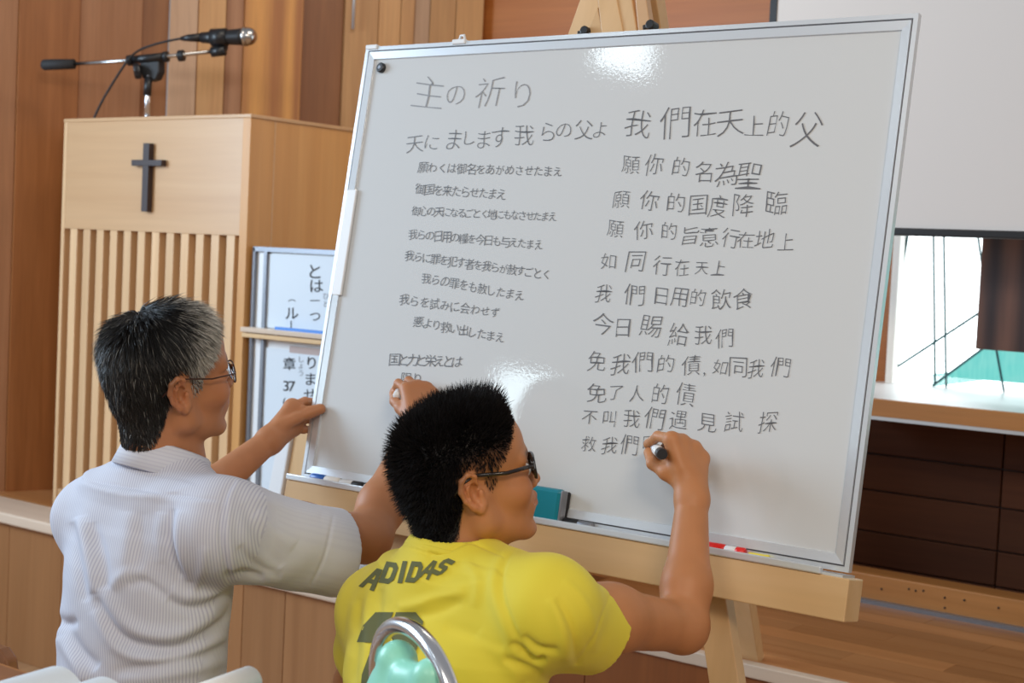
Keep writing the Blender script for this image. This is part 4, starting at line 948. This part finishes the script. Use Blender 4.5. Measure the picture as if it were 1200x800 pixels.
tshirt = addpart(tm, 'tshirt', M['tee'], yo)
bvh = BVHTree.FromPolygons([Vector(v.co)+wloc(yo) for v in tm.vertices], [tuple(p.vertices) for p in tm.polygons])
def project_flat(name, polys, m, par, bvh, off=.0022, cuts=3):
    bmx = bmesh.new()
    for vs, fs in polys:
        vv = [bmx.verts.new((a, b, 0)) for a, b in vs]
        for f in fs:
            try: bmx.faces.new([vv[i] for i in f])
            except ValueError: pass
    bmesh.ops.triangulate(bmx, faces=bmx.faces)
    for _ in range(cuts):
        es = [e for e in bmx.edges if e.calc_length() > 3.0]
        if not es: break
        bmesh.ops.subdivide_edges(bmx, edges=es, cuts=1); bmesh.ops.triangulate(bmx, faces=bmx.faces)
    dead = []
    for v in bmx.verts:
        d = Vector(ray(v.co.x, v.co.y)).normalized(); hit = bvh.ray_cast(Vector(CAM), d)
        if hit[0] is None: dead.append(v); continue
        v.co = hit[0]-d*off
    bmesh.ops.delete(bmx, geom=dead, context='VERTS')
    me = bpy.data.meshes.new(name); bmx.to_mesh(me); bmx.free(); return mkobj(name, me, m, par, 0, True)
# block letters drawn as strokes
LET = {'A': [[(-.5, -.5), (-.22, -.5), (-.14, -.22), (.14, -.22), (.22, -.5), (.5, -.5), (.18, .5), (-.18, .5)], [(-.08, -.02), (0, .26), (.08, -.02)]],
       'D': [[(-.45, -.5), (.2, -.5), (.45, -.28), (.45, .28), (.2, .5), (-.45, .5)], [(-.15, -.27), (-.15, .27), (.08, .27), (.16, .18), (.16, -.18), (.08, -.27)]],
       'I': [[(-.2, -.5), (.2, -.5), (.2, .5), (-.2, .5)]],
       'S': [[(-.42, -.5), (.25, -.5), (.43, -.3), (.43, -.02), (.28, .12), (-.14, .12), (-.14, .26), (.40, .26), (.40, .5), (-.25, .5), (-.43, .32), (-.43, .06), (-.26, -.1), (.14, -.1), (.14, -.26), (-.42, -.26)]]}
def letter(ch, cx, cy, w, h, rot, sh=0):
    out = []; loops = LET[ch]; ca, sa = math.cos(rot), math.sin(rot)
    bmx = bmesh.new(); es = []
    for L in loops:
        vs = [bmx.verts.new((a, b, 0)) for a, b in L]; es += [bmx.edges.new((vs[i], vs[(i+1) % len(vs)])) for i in range(len(vs))]
    bmesh.ops.triangle_fill(bmx, use_beauty=True, use_dissolve=False, edges=es)
    bmx.verts.index_update(); vs = []
    for v in bmx.verts:
        a = v.co.x*w+sh*v.co.y*h; b = v.co.y*h; vs.append((cx+a*ca+b*sa, cy-(-a*sa+b*ca)))
    fs = [tuple(v.index for v in f.verts) for f in bmx.faces]; bmx.free(); return vs, fs
for i, (ch, x, y, w, h, rr_, sh) in enumerate([('A', 437, 678, 19, 27, .32, .30), ('D', 456, 671, 18, 26, .16, .22), ('I', 471.5, 670, 14, 26, .04, .2), ('D', 486, 670, 17, 25, .08, .25), ('A', 503, 667, 14, 24, .32, .3), ('S', 519, 664, 14, 24, .42, .45)]):
    project_flat('printed_letter', [letter(ch, x, y, w, h, rr_, sh)], M['shirt_print'], yo, bvh)
for pol in ([(440, 717), (461, 717), (452, 739), (441, 741), (440, 753), (418, 752), (425, 733)], [(464, 717), (487, 717), (496, 728), (492, 750), (484, 772), (468, 790), (452, 800), (458, 786), (470, 768), (474, 745), (470, 736), (456, 742)], [(432, 768), (446, 768), (436, 800), (422, 812), (424, 790)]):
    project_flat('printed_number', [(pol, [tuple(range(len(pol)))])], M['shirt_print'], yo, bvh)
# collar band
cc = NB+np.array((0, 0, .006))-F*.002; ring = []
for i in range(40):
    a_ = 2*math.pi*i/40; ring.append(cc+np.array((0, 0, .010))+Rt*math.cos(a_)*.074+F*math.sin(a_)*.071-np.array((0, 0, 1))*(.017*math.sin(a_)-.000))
G().tube(ring, .0065, 8, True).make('collar', M['tee'], yo, smooth=True)
# shorts, shins and shoes (kneeling back on the heels)
hip = np.array((rows[-1][0], rows[-1][1], .30))
V = Vol(hip-np.array((.75, .75, .44)), hip+np.array((.75, .75, .25)), .006)
V.ell(hip+np.array((0, 0, .03)), (.18, .15, .16), np.array([Rt, F, (0, 0, 1)]), .02)
kn_ = []
for s_ in (-1, 1):
    hp_ = hip+Rt*.09*s_; kn = hp_+F*.30+Rt*.05*s_; kn[2] = FLOORZ+.10; kn_.append(kn)
    V.cap(hp_, kn, .092, .068, .03)
V.cap(hip, hip+np.array((0, 0, .16)), .13, .12, .03)
addpart(V.mesh('trousers'), 'trousers', M['trouser'], yo)
def lower(par, hip, F, Rt, kn_, nm='lower_leg'):
    for s_, kn in zip((-1, 1), kn_):
        an = kn-F*.40; an[2] = FLOORZ+.07; k2 = kn.copy(); k2[2] = FLOORZ+.065
        V = Vol(np.minimum(k2, an)-.12, np.maximum(k2, an)+.12, .005); V.cap(k2, an, .055, .042, .01); addpart(V.mesh(nm), nm, M['trouser'], par)
        toe = an-F*.03; V = Vol(toe-.22, toe+.22, .005); V.cap(toe+F*.03, toe-F*.10+np.array((0, 0, -.02)), .040, .036, .02); V.cap(toe-F*.03, toe-F*.05+np.array((0, 0, .06)), .036, .034, .02)
        V.half(np.array((0, 0, FLOORZ+.002)), np.array((0, 0, -1.)), toe-.22, toe+.22); addpart(V.mesh('shoe'), 'shoe', M['shoe'], par)
lower(yo, hip, F, Rt, kn_)
mk_ = root('marker', at(776, 532, 2.46), 'black-ended marker held in the young man\'s writing hand', 'marker')
a, b = at(776, 532, 2.440), at(764, 522, 2.592)
G().tube([a, a+(b-a)*.03, a+(b-a)*.14], [.0085, .0098, .0098], 20).make('end_plug', M['black'], mk_, smooth=False)
G().tube([a+(b-a)*.14, a+(b-a)*.82], .0092, 20).make('barrel', M['white'], mk_, smooth=True)
G().tube([a+(b-a)*.82, a+(b-a)*.94, b], [.0075, .004, .002], 14).make('nib', M['black'], mk_, smooth=True)
# ---------------------------------------------------------------- older man in the striped shirt
ol = root('person', at(165, 900, 2.55)*np.array((1, 1, 0))+np.array((0, 0, FLOORZ)), 'person with greying hair and wire glasses in a pale striped shirt, reaching to the whiteboard', 'person')
F, Rt = body_frame(9); ho = Head(213, 463, 2.47, math.radians(33), math.radians(12), math.radians(12), 1.04)
SR, SL = at(262, 618, 2.43), at(112, 607, 2.68); EL, WR = at(430, 630, 2.62), at(487, 507, 2.81); ELL, WRL = at(212, 600, 2.86), at(316, 516, 3.02)
NB = at(190, 557, 2.57)
rows = [(*at(188, 560, 2.575), .08, .07), (*at(184, 585, 2.57), .150, .09), (*at(178, 615, 2.565), .178, .108), (*at(173, 660, 2.56), .182, .118), (*at(170, 720, 2.555), .172, .118), (*at(164, 800, 2.55), .172, .122), (*at(162, 900, 2.55), .175, .13), (*at(160, 1000, 2.55), .18, .135)]
V = Vol((-2.75, 1.45, .40), (-1.55, 2.45, 1.30), HV)
V.loft(rows, Rt, F, -.016, .02)
V.cap(SL, SR, .046, .046, .05)
V.cap(ho.g(-.030, 0, -.035), NB, .055, .062, .03); V.cap(ho.g(-.002, 0, -.06), NB+F*.03, .046, .05, .03)
arm(V, [SR, SR+(EL-SR)*.5, EL], [.050, .047, .040], .03); arm(V, [EL, EL+(WR-EL)*.3, WR], [.040, .041, .0265], .022)
V.cap(EL+(EL-WR)*.06, EL, .022, .03, .02)
arm(V, [SL, ELL], [.048, .038], .03); arm(V, [ELL, ELL+(WRL-ELL)*.3, WRL], [.038, .037, .0245], .02)
add_head(V, ho, {'mouth': .001})
hand_from(V, WR, [P(477, 456, 2.870), P(488, 454, 2.880), P(499, 456, 2.885), P(507, 463, 2.885)],
          [[P(477, 456, 2.870), P(467, 449, 2.895), P(462, 459, 2.925)], [P(488, 454, 2.880), P(479, 446, 2.905), P(472, 458, 2.93)], [P(499, 456, 2.885), P(490, 450, 2.91), P(482, 462, 2.93)], [P(507, 463, 2.885), P(500, 458, 2.91), P(492, 468, 2.925)]],
          [P(482, 490, 2.83), P(470, 478, 2.855), P(463, 470, 2.885), P(461, 461, 2.915)], .0265, .0165)
hand_from(V, WRL, [P(342, 476, 3.070), P(346, 485, 3.080), P(347, 494, 3.085), P(344, 502, 3.085)],
          [[P(342, 476, 3.070), P(357, 470, 3.10), P(370, 471, 3.14)], [P(346, 485, 3.080), P(359, 478, 3.115), P(370, 480, 3.15)], [P(347, 494, 3.085), P(359, 491, 3.12), P(364, 492, 3.15)], [P(344, 502, 3.085), P(356, 503, 3.11), P(360, 503, 3.14)]],
          [P(328, 500, 3.03), P(347, 490, 3.045), P(363, 483, 3.058), P(376, 479, 3.064)], .027, .0205)
V.cap(P(360, 484, 3.056), P(375, 479, 3.060), .0125, .0105, .006); V.cap(P(346, 480, 3.070), P(356, 482, 3.070), .016, .012, .012)
me = V.mesh('body'); relax(me, 3); skin_cols(me, ho, (.45, .19, .085)); addpart(me.copy(), 'body', M['skin'], ol)
P_, N_, f_, r_, u_, mk = hair_roots(me, ho, 34000)
crown = np.array((-.030, -.035, .125)); L3 = np.stack([f_, r_, u_], 1)-crown; n3 = np.stack([N_@ho.F, N_@ho.R, N_@ho.U], 1); L3 = nrmrows(L3); tan = nrmrows(L3-n3*(L3*n3).sum(1)[:, None]+1e-6)
tanw = tan[:, :1]*ho.F+tan[:, 1:2]*ho.R+tan[:, 2:3]*ho.U
top = np.clip((u_-.05)/.05, 0, 1); nape = np.clip((-.01-u_)/.05, 0, 1)
ln = (.024+.016*top)*(1-.45*nape); sb_ = (f_ > -.002)*(u_ < .03); ln = np.where(sb_, .009, ln); ln = np.minimum(ln, .006+np.clip(mk, 0, 1)*.7)*rng.uniform(.7, 1.15, len(ln))
sf = sfield(P_, 8, 60)
D0 = nrmrows(N_*(.38+.12*top)[:, None]+tanw*.8+.12*sf+.10*rng.normal(size=P_.shape)); D1 = nrmrows(tanw*1.0+N_*.02-np.tile(ho.U, (len(P_), 1))*.15+.12*sf+.10*rng.normal(size=P_.shape))
gr = np.clip((f_-.0)/.05, 0, 1)**.8*.97+np.clip((np.abs(r_)-.055)/.02, 0, 1)*np.clip((f_+.03)/.04, 0, 1)*.35+.05
pick = rng.uniform(size=len(P_)) < gr; gcol = np.stack([rng.uniform(.32, .75, len(P_))]*3, 1)*np.array((1, .96, .88)); dcol = np.stack([rng.uniform(.006, .024, len(P_))]*3, 1)*np.array((1, .93, .9))
cols = np.where(pick[:, None], gcol*(.45+.55*np.clip(gr, 0, 1))[:, None], dcol)
addpart(strands('hair', P_-N_*.001, D0, D1, ln, rng.uniform(.0005, .00095, len(P_)), cols, M['hair'], ol), 'hair', M['hair'], ol)
glasses(ho, ol, False, M['wire'], .0012, .0013, (.024, .0165), .003); eyes(ho, ol)
# shirt
A0_ = at(191, 544, 2.565); AX_ = nrm(np.array((0, 0, 1.))*math.cos(.26)+F*math.sin(.26))
V = Vol((-2.75, 1.45, .38), (-1.55, 2.45, 1.16), .0032)
V.loft(rows[1:], Rt, F, .004, .02, z1=at(184, 572, 2.57)[2])
V.cap(SL, SR, .058, .060, .06); V.cap(NB-np.array((0, 0, .015)), SR, .070, .058, .05); V.cap(NB-np.array((0, 0, .015)), SL, .070, .058, .05)
HM = at(395, 646, 2.575); dS = HM-SR
V.cap(SR, HM+dS*.2, .072, .070, .04); V.cap(SR+dS*.3-np.array((0, 0, .010)), HM-np.array((0, 0, .010)), .060, .062, .03)
nh = nrm(nrm(dS)+U_*.10); V.half(HM, nh, HM-.10+np.array((.02, -.02, -.03)), HM+.14)
V.cap(SR+dS*.75, HM+dS*.2, .052, .068, .004, 's')
HL = SL+(ELL-SL)*.7; V.cap(SL, HL, .062, .060, .03)
V.cap(A0_-AX_*.004, A0_+AX_*.12, .066, .066, .006, 's')
V.half(np.array((0, 0, .405)), np.array((0, 0, -1.)), (-2.75, 1.45, .38), (-1.55, 2.45, .46))
sm = V.mesh('shirt'); relax(sm, 4); co, no = get_vn(sm)
c0_ = np.array(rows[3][:3]); d_ = co-c0_; uu, vv = d_@Rt, d_@F
dsl = (co-SR)@nrm(dS); insl = np.clip((dsl-.03)/.02, 0, 1)
stv = uu+.85*vv+.0035*np.sin(co[:, 2]*19+1)+.002*np.sin(co[:, 2]*47+uu*20)
axd = np.cross(nrm(dS), nrm(np.cross(nrm(dS), W_))); perp = (co-SR)@axd
stv = stv*(1-insl)+perp*insl; amt = 1-insl*.86
fattr(sm, stv, 'stripe'); fattr(sm, amt, 'stripe_amt')
wob(sm, .0022, 6, 5)
folds(sm, [([(276, 562), (263, 583), (259, 624), (264, 657), (270, 684)], 2.6, -.0045), ([(282, 560), (270, 583), (267, 624), (272, 657), (278, 684)], 5, .0035),
           ([(94, 562), (150, 571), (214, 581), (260, 586)], 1.6, -.0022), ([(90, 567), (150, 577), (214, 587), (258, 591)], 4, .0018),
           ([(94, 605), (105, 650), (112, 695)], 6, .010), ([(84, 612), (92, 660), (100, 705)], 5, -.007), ([(108, 612), (120, 652), (124, 690)], 5, -.006),
           ([(203, 596), (199, 626), (204, 655), (214, 676)], 3.5, -.007), ([(211, 598), (208, 626), (214, 655), (224, 680)], 5, .005), ([(190, 600), (186, 628), (190, 660)], 6, .004),
           ([(112, 700), (138, 742), (168, 757), (212, 757), (262, 728), (280, 700)], 5, -.009), ([(118, 690), (146, 728), (175, 743), (212, 742), (256, 718)], 7, .008), ([(110, 715), (135, 757), (168, 772), (214, 772), (264, 745)], 6, .007),
           ([(196, 702), (218, 712), (245, 708), (276, 688)], 4.5, -.007), ([(200, 690), (222, 700), (250, 694), (272, 678)], 6, .006), ([(150, 686), (170, 682), (196, 700)], 4.5, -.005), ([(130, 688), (150, 672), (172, 670)], 6, .005),
           ([(72, 728), (92, 762), (114, 782)], 6, -.008), ([(70, 745), (88, 775), (100, 800)], 6, .007), ([(64, 724), (76, 730), (90, 728)], 5, -.008), ([(135, 786), (188, 778), (240, 766), (272, 752)], 4.5, -.006), ([(140, 797), (190, 792), (245, 780), (270, 770)], 6, .005),
           ([(300, 600), (325, 625), (345, 640)], 8, .004), ([(285, 590), (310, 640), (330, 665)], 6, -.004), ([(300, 580), (340, 595), (375, 605)], 6, .003), ([(280, 640), (300, 662), (330, 676)], 5, -.005), ([(262, 678), (285, 672), (310, 678)], 4, -.008),
           ([(391, 603), (381, 650), (364, 686)], 1.5, -.002), ([(150, 600), (148, 640), (140, 680)], 8, .003), ([(165, 600), (164, 640), (158, 680)], 6, -.003), ([(240, 640), (236, 670), (222, 700)], 5, .004)])
addpart(sm, 'shirt', M['stripe'], ol)
# shirt collar: standing band folded over, wrapped round the neck axis
A0 = at(191, 544, 2.565); ax = nrm(np.array((0, 0, 1.))*math.cos(.26)+F*math.sin(.26)); cf = nrm(F-ax*(F@ax)); crt = np.cross(cf, ax)
bmx = bmesh.new(); prof_ = [(.074, -.012), (.0690, .018), (.0670, .032), (.0690, .036), (.0725, .033), (.0770, .014), (.0840, -.014), (.0800, -.016), (.0715, .020)]
grid = []; NA = 56
for i in range(NA+1):
    a_ = math.radians(-158+316*i/NA)  # 0 = back of neck
    fr = 1+.06*(1-math.cos(a_))/2; drop = .012*((1-math.cos(a_))/2)**1.5
    dr = -cf*math.cos(a_)+crt*math.sin(a_)
    grid.append([bmx.verts.new(Vector(A0+dr*(rr_*fr)+ax*(hh-drop))) for rr_, hh in prof_])
for i in range(NA):
    for j in range(len(prof_)): k2 = (j+1) % len(prof_); bmx.faces.new((grid[i][j], grid[i][k2], grid[i+1][k2], grid[i+1][j]))
bmx.faces.new(grid[0]); bmx.faces.new(grid[-1][::-1]); bmesh.ops.recalc_face_normals(bmx, faces=bmx.faces)
cm_ = bpy.data.meshes.new('collar'); bmx.to_mesh(cm_); bmx.free(); co, _ = get_vn(cm_); fattr(cm_, (co-A0)@ax*1.0, 'stripe'); fattr(cm_, np.full(len(co), .35), 'stripe_amt')
addpart(cm_, 'collar', M['stripe'], ol)
hip = np.array((rows[-1][0], rows[-1][1], .47))
V = Vol(hip-np.array((.75, .75, .64)), hip+np.array((.75, .75, .15)), .006)
V.ell(hip, (.172, .13, .12), np.array([Rt, F, (0, 0, 1)]), .02); kn_ = []
for s_ in (-1, 1):
    hp_ = hip+Rt*.085*s_; kn = hp_+F*.36+Rt*.03*s_; kn[2] = FLOORZ+.46; an = kn-F*.10; an[2] = FLOORZ+.10; V.cap(hp_, kn, .092, .066, .03); V.cap(kn, an, .062, .050, .02); kn_.append(an)
addpart(V.mesh('trousers'), 'trousers', M['trouser'], ol)
for an in kn_:
    toe = an+F*.05; V = Vol(toe-.22, toe+.22, .005); V.cap((*(toe-F*.07)[:2], FLOORZ+.036), (*(toe+F*.10)[:2], FLOORZ+.030), .040, .036, .02); V.cap(an-np.array((0, 0, .03)), an+np.array((0, 0, .02)), .038, .036, .02)
    V.half(np.array((0, 0, FLOORZ+.002)), np.array((0, 0, -1.)), toe-.22, toe+.22); addpart(V.mesh('shoe'), 'shoe', M['shoe'], ol)
mk2 = root('marker', at(466, 463, 2.86), 'marker with a pale barrel held in the older man\'s raised right hand', 'marker')
a, b = at(465, 464, 2.875), at(474, 449, 2.955)
G().tube([a, a+(b-a)*.05, a+(b-a)*.8], [.0075, .0085, .0085], 18).make('barrel', M['white'], mk2, smooth=True)
G().tube([a+(b-a)*.8, b], [.006, .002], 12).make('nib', M['black'], mk2, smooth=True)
# ================================================================== FOLDING CHAIR with mint backrest
ch = root('folding_chair', at(478, 900, 1.90)*np.array((1, 1, 0))+np.array((0, 0, FLOORZ)), 'folding chair with mint green vinyl backrest and shiny tube frame, behind the man in yellow', 'chair')
wh_ = nrm([W_[0], W_[1], 0]); rh_ = nrm([R_[0], R_[1], 0])
cx_ = nrm(rh_*.46-wh_*.88); cn = nrm(-rh_*.88-wh_*.46); cz = nrm(np.array((0, 0, 1.))+cn*.08)
ca0 = at(483, 727+10, 1.90)
def cp(x, z, n=0): return ca0+cx_*x+cz*z+cn*n
HWd = .125; ztop = ca0[2]
loop = [cp(-HWd, -ztop+FLOORZ+.02, -.0), cp(-HWd, -.30), cp(-HWd, -.14)]
for i in range(1, 18):
    a_ = math.pi-math.pi*i/18; loop.append(cp(HWd*math.cos(a_), -.105+.105*math.sin(a_)**.8))
loop += [cp(HWd, -.14), cp(HWd, -.30), cp(HWd, -ztop+FLOORZ+.02)]
G().tube(smoothpts(loop, 3), .0112, 16).make('back_tube', M['chrome'], ch, smooth=True)
# padded backrest with a dipped top edge
V = Vol(ca0-np.array((.25, .25, .42)), ca0+np.array((.25, .25, .05)), .003)
A3 = np.array([cx_, cn, cz])
for x0_, z0_, x1_, r0_c in ((-.036, -.049, -.085, .026), (.070, -.040, .080, .021)): V.cap(cp(x0_, z0_, .006), cp(x1_, -.30, .016), r0_c, .032, .02)
V.cap(cp(-.060, -.082, .008), cp(.078, -.082, .006), .022, .021, .022); V.cap(cp(.004, -.060, .008), cp(.062, -.050, .006), .021, .020, .018); V.cap(cp(-.075, -.115, .010), cp(.078, -.115, .008), .028, .026, .03); V.cap(cp(-.085, -.20, .014), cp(.078, -.20, .012), .036, .030, .03); V.cap(cp(-.085, -.29, .016), cp(.078, -.29, .014), .036, .030, .03)
addpart(V.mesh('backrest'), 'backrest', M['mint'], ch)
sz_ = .43+FLOORZ
sc_ = ca0*np.array((1, 1, 0))+cn*(.20)+np.array((0, 0, sz_))
V = Vol(sc_-.27, sc_+.27, .005); V.ell(sc_, (.19, .19, .03), A3, .01); V.cap(sc_+cx_*.12, sc_-cx_*.12, .028, .028, .05); addpart(V.mesh('seat'), 'seat', M['mint'], ch)
for s_ in (-1, 1):
    G().tube([sc_+cx_*.17*s_+cn*.15-np.array((0, 0, .03)), sc_+cx_*.15*s_+cn*.22-np.array((0, 0, .43-.012))], .0105, 12).make('leg', M['chrome'], ch, smooth=True)
G().tube([cp(-HWd, -ztop+.30), cp(HWd, -ztop+.30)], .008, 10).make('stretcher', M['chrome'], ch, smooth=True)
# ================================================================== DESK, BOOKLETS, CHAIR at the bottom left
dk = root('desk', (-1.75, .8, FLOORZ), 'brown wooden desk at the bottom left edge of the picture', 'desk')
DZ = .775
dl = onZ(0, 783, DZ); dr = onZ(60, 801, DZ); Yd = (dl[1]+dr[1])/2+.01
box('desktop', (-2.2, Yd-.46, DZ-.03), (-1.06, Yd, DZ), M['w_desk'], dk, .003)
box('edge_strip', (-2.2, Yd, DZ-.028), (-1.06, Yd+.006, DZ-.002), M['w_beam'], dk, .001)
for X_ in (-2.15, -1.13):
    for Y_ in (Yd-.42, Yd-.05): box('leg', (X_, Y_, FLOORZ), (X_+.04, Y_+.04, DZ-.03), M['w_desk'], dk, .003)
def booklet(name, label, cx, cy, w, d, rot, hts, col, thick):
    """open booklet: two page blocks arching to the spine"""
    rt = root(name, (cx, cy, DZ), label, 'booklet')
    ca, sa = math.cos(rot), math.sin(rot); n = 24
    for side in (-1, 1):
        bmx = bmesh.new(); T_, B_ = [], []
        for i in range(n+1):
            u = i/n; x = side*u*w/2; zt_ = thick+hts[(side+1)//2]*math.sin(math.pi*min(1, u*1.02))**.8*.9*(1-u*.35)-.004*u
            for lst, z_ in ((T_, max(zt_, .003)), (B_, .0005)):
                lst.append([bmx.verts.new((cx+x*ca-y_*sa, cy+x*sa+y_*ca, DZ+z_)) for y_ in (-d/2, d/2)])
        for i in range(n):
            bmx.faces.new((T_[i][0], T_[i+1][0], T_[i+1][1], T_[i][1])); bmx.faces.new((B_[i][1], B_[i+1][1], B_[i+1][0], B_[i][0]))
            for e in (0, 1): bmx.faces.new((T_[i][e], B_[i][e], B_[i+1][e], T_[i+1][e]))
        bmx.faces.new((T_[n][0], B_[n][0], B_[n][1], T_[n][1])); bmx.faces.new((T_[0][0], T_[0][1], B_[0][1], B_[0][0]))
        bmesh.ops.recalc_face_normals(bmx, faces=bmx.faces); me = bpy.data.meshes.new('pages'); bmx.to_mesh(me); bmx.free(); mkobj('pages', me, col, rt, 0, False)
b1 = onZ(128, 796, DZ+.02); b2 = onZ(268, 795, DZ+.022)
booklet('booklet', 'open white booklet lying on the brown desk in front of the striped shirt', b1[0]-.02, Yd-.07, .17, .13, math.radians(8), (.026, .026), M['sheet'], .008)
rl = root('paper_roll', (b2[0], b2[1]-.02, DZ), 'rolled cream paper edge lying on the desk right of the open booklet', 'paper')
c_ = np.array((b2[0]+.005, b2[1], DZ+.016)); pr = []
for i in range(26):
    a_ = -2.6+5.0*i/25; pr.append((c_[0]+.014*math.cos(a_)*1.0, c_[2]+.0+.0145*math.sin(a_)*1.0))
pr = [(c_[0]-.06, DZ+.004), (c_[0]-.04, DZ+.012), (c_[0]-.02, DZ+.022)]+[(c_[0]+.018*math.cos(a_), DZ+.016+.0145*math.sin(a_)) for a_ in np.linspace(2.0, -1.6, 22)]
bmx = bmesh.new(); A_ = [bmx.verts.new((x, c_[1]+.03, z)) for x, z in pr]; B_ = [bmx.verts.new((x+.03, c_[1]-.14, z)) for x, z in pr]
for i in range(len(pr)-1): bmx.faces.new((A_[i], A_[i+1], B_[i+1], B_[i]))
me = bpy.data.meshes.new('sheet'); bmx.to_mesh(me); bmx.free(); o = mkobj('sheet', me, M['paper'], rl, 0, True); sm_ = o.modifiers.new('thickness', 'SOLIDIFY'); sm_.thickness = .0015
wc = root('wooden_chair', (-2.35, 1.8, FLOORZ), 'dark brown wooden chair whose rounded backrest corner shows at the far left edge', 'chair')
pc = at(2, 777, 2.3); cX = pc[0]; cY = pc[1]
def arc_rail(z, h, name):
    G().poly([(cX-.36, cY, z), (cX-.36, cY, z+h*.8), (cX-.33, cY, z+h), (cX-.01, cY, z+h), (cX+.010, cY, z+h*.85), (cX+.016, cY, z+h*.6), (cX+.016, cY, z)], (0, .022, 0)).make(name, M['w_desk'], wc, .004)
arc_rail(pc[2]-.07, .09, 'top_rail'); arc_rail(pc[2]-.22, .05, 'back_slat')
for X_ in (cX-.35, cX-.015): box('leg', (X_-.012, cY, FLOORZ), (X_+.022, cY+.024, pc[2]-.03), M['w_desk'], wc, .004)
for X_ in (cX-.35, cX-.015): box('leg', (X_-.012, cY+.36, FLOORZ), (X_+.022, cY+.39, .28), M['w_desk'], wc, .004)
box('seat', (cX-.37, cY+.03, .28), (cX+.015, cY+.40, .31), M['w_desk'], wc, .008)
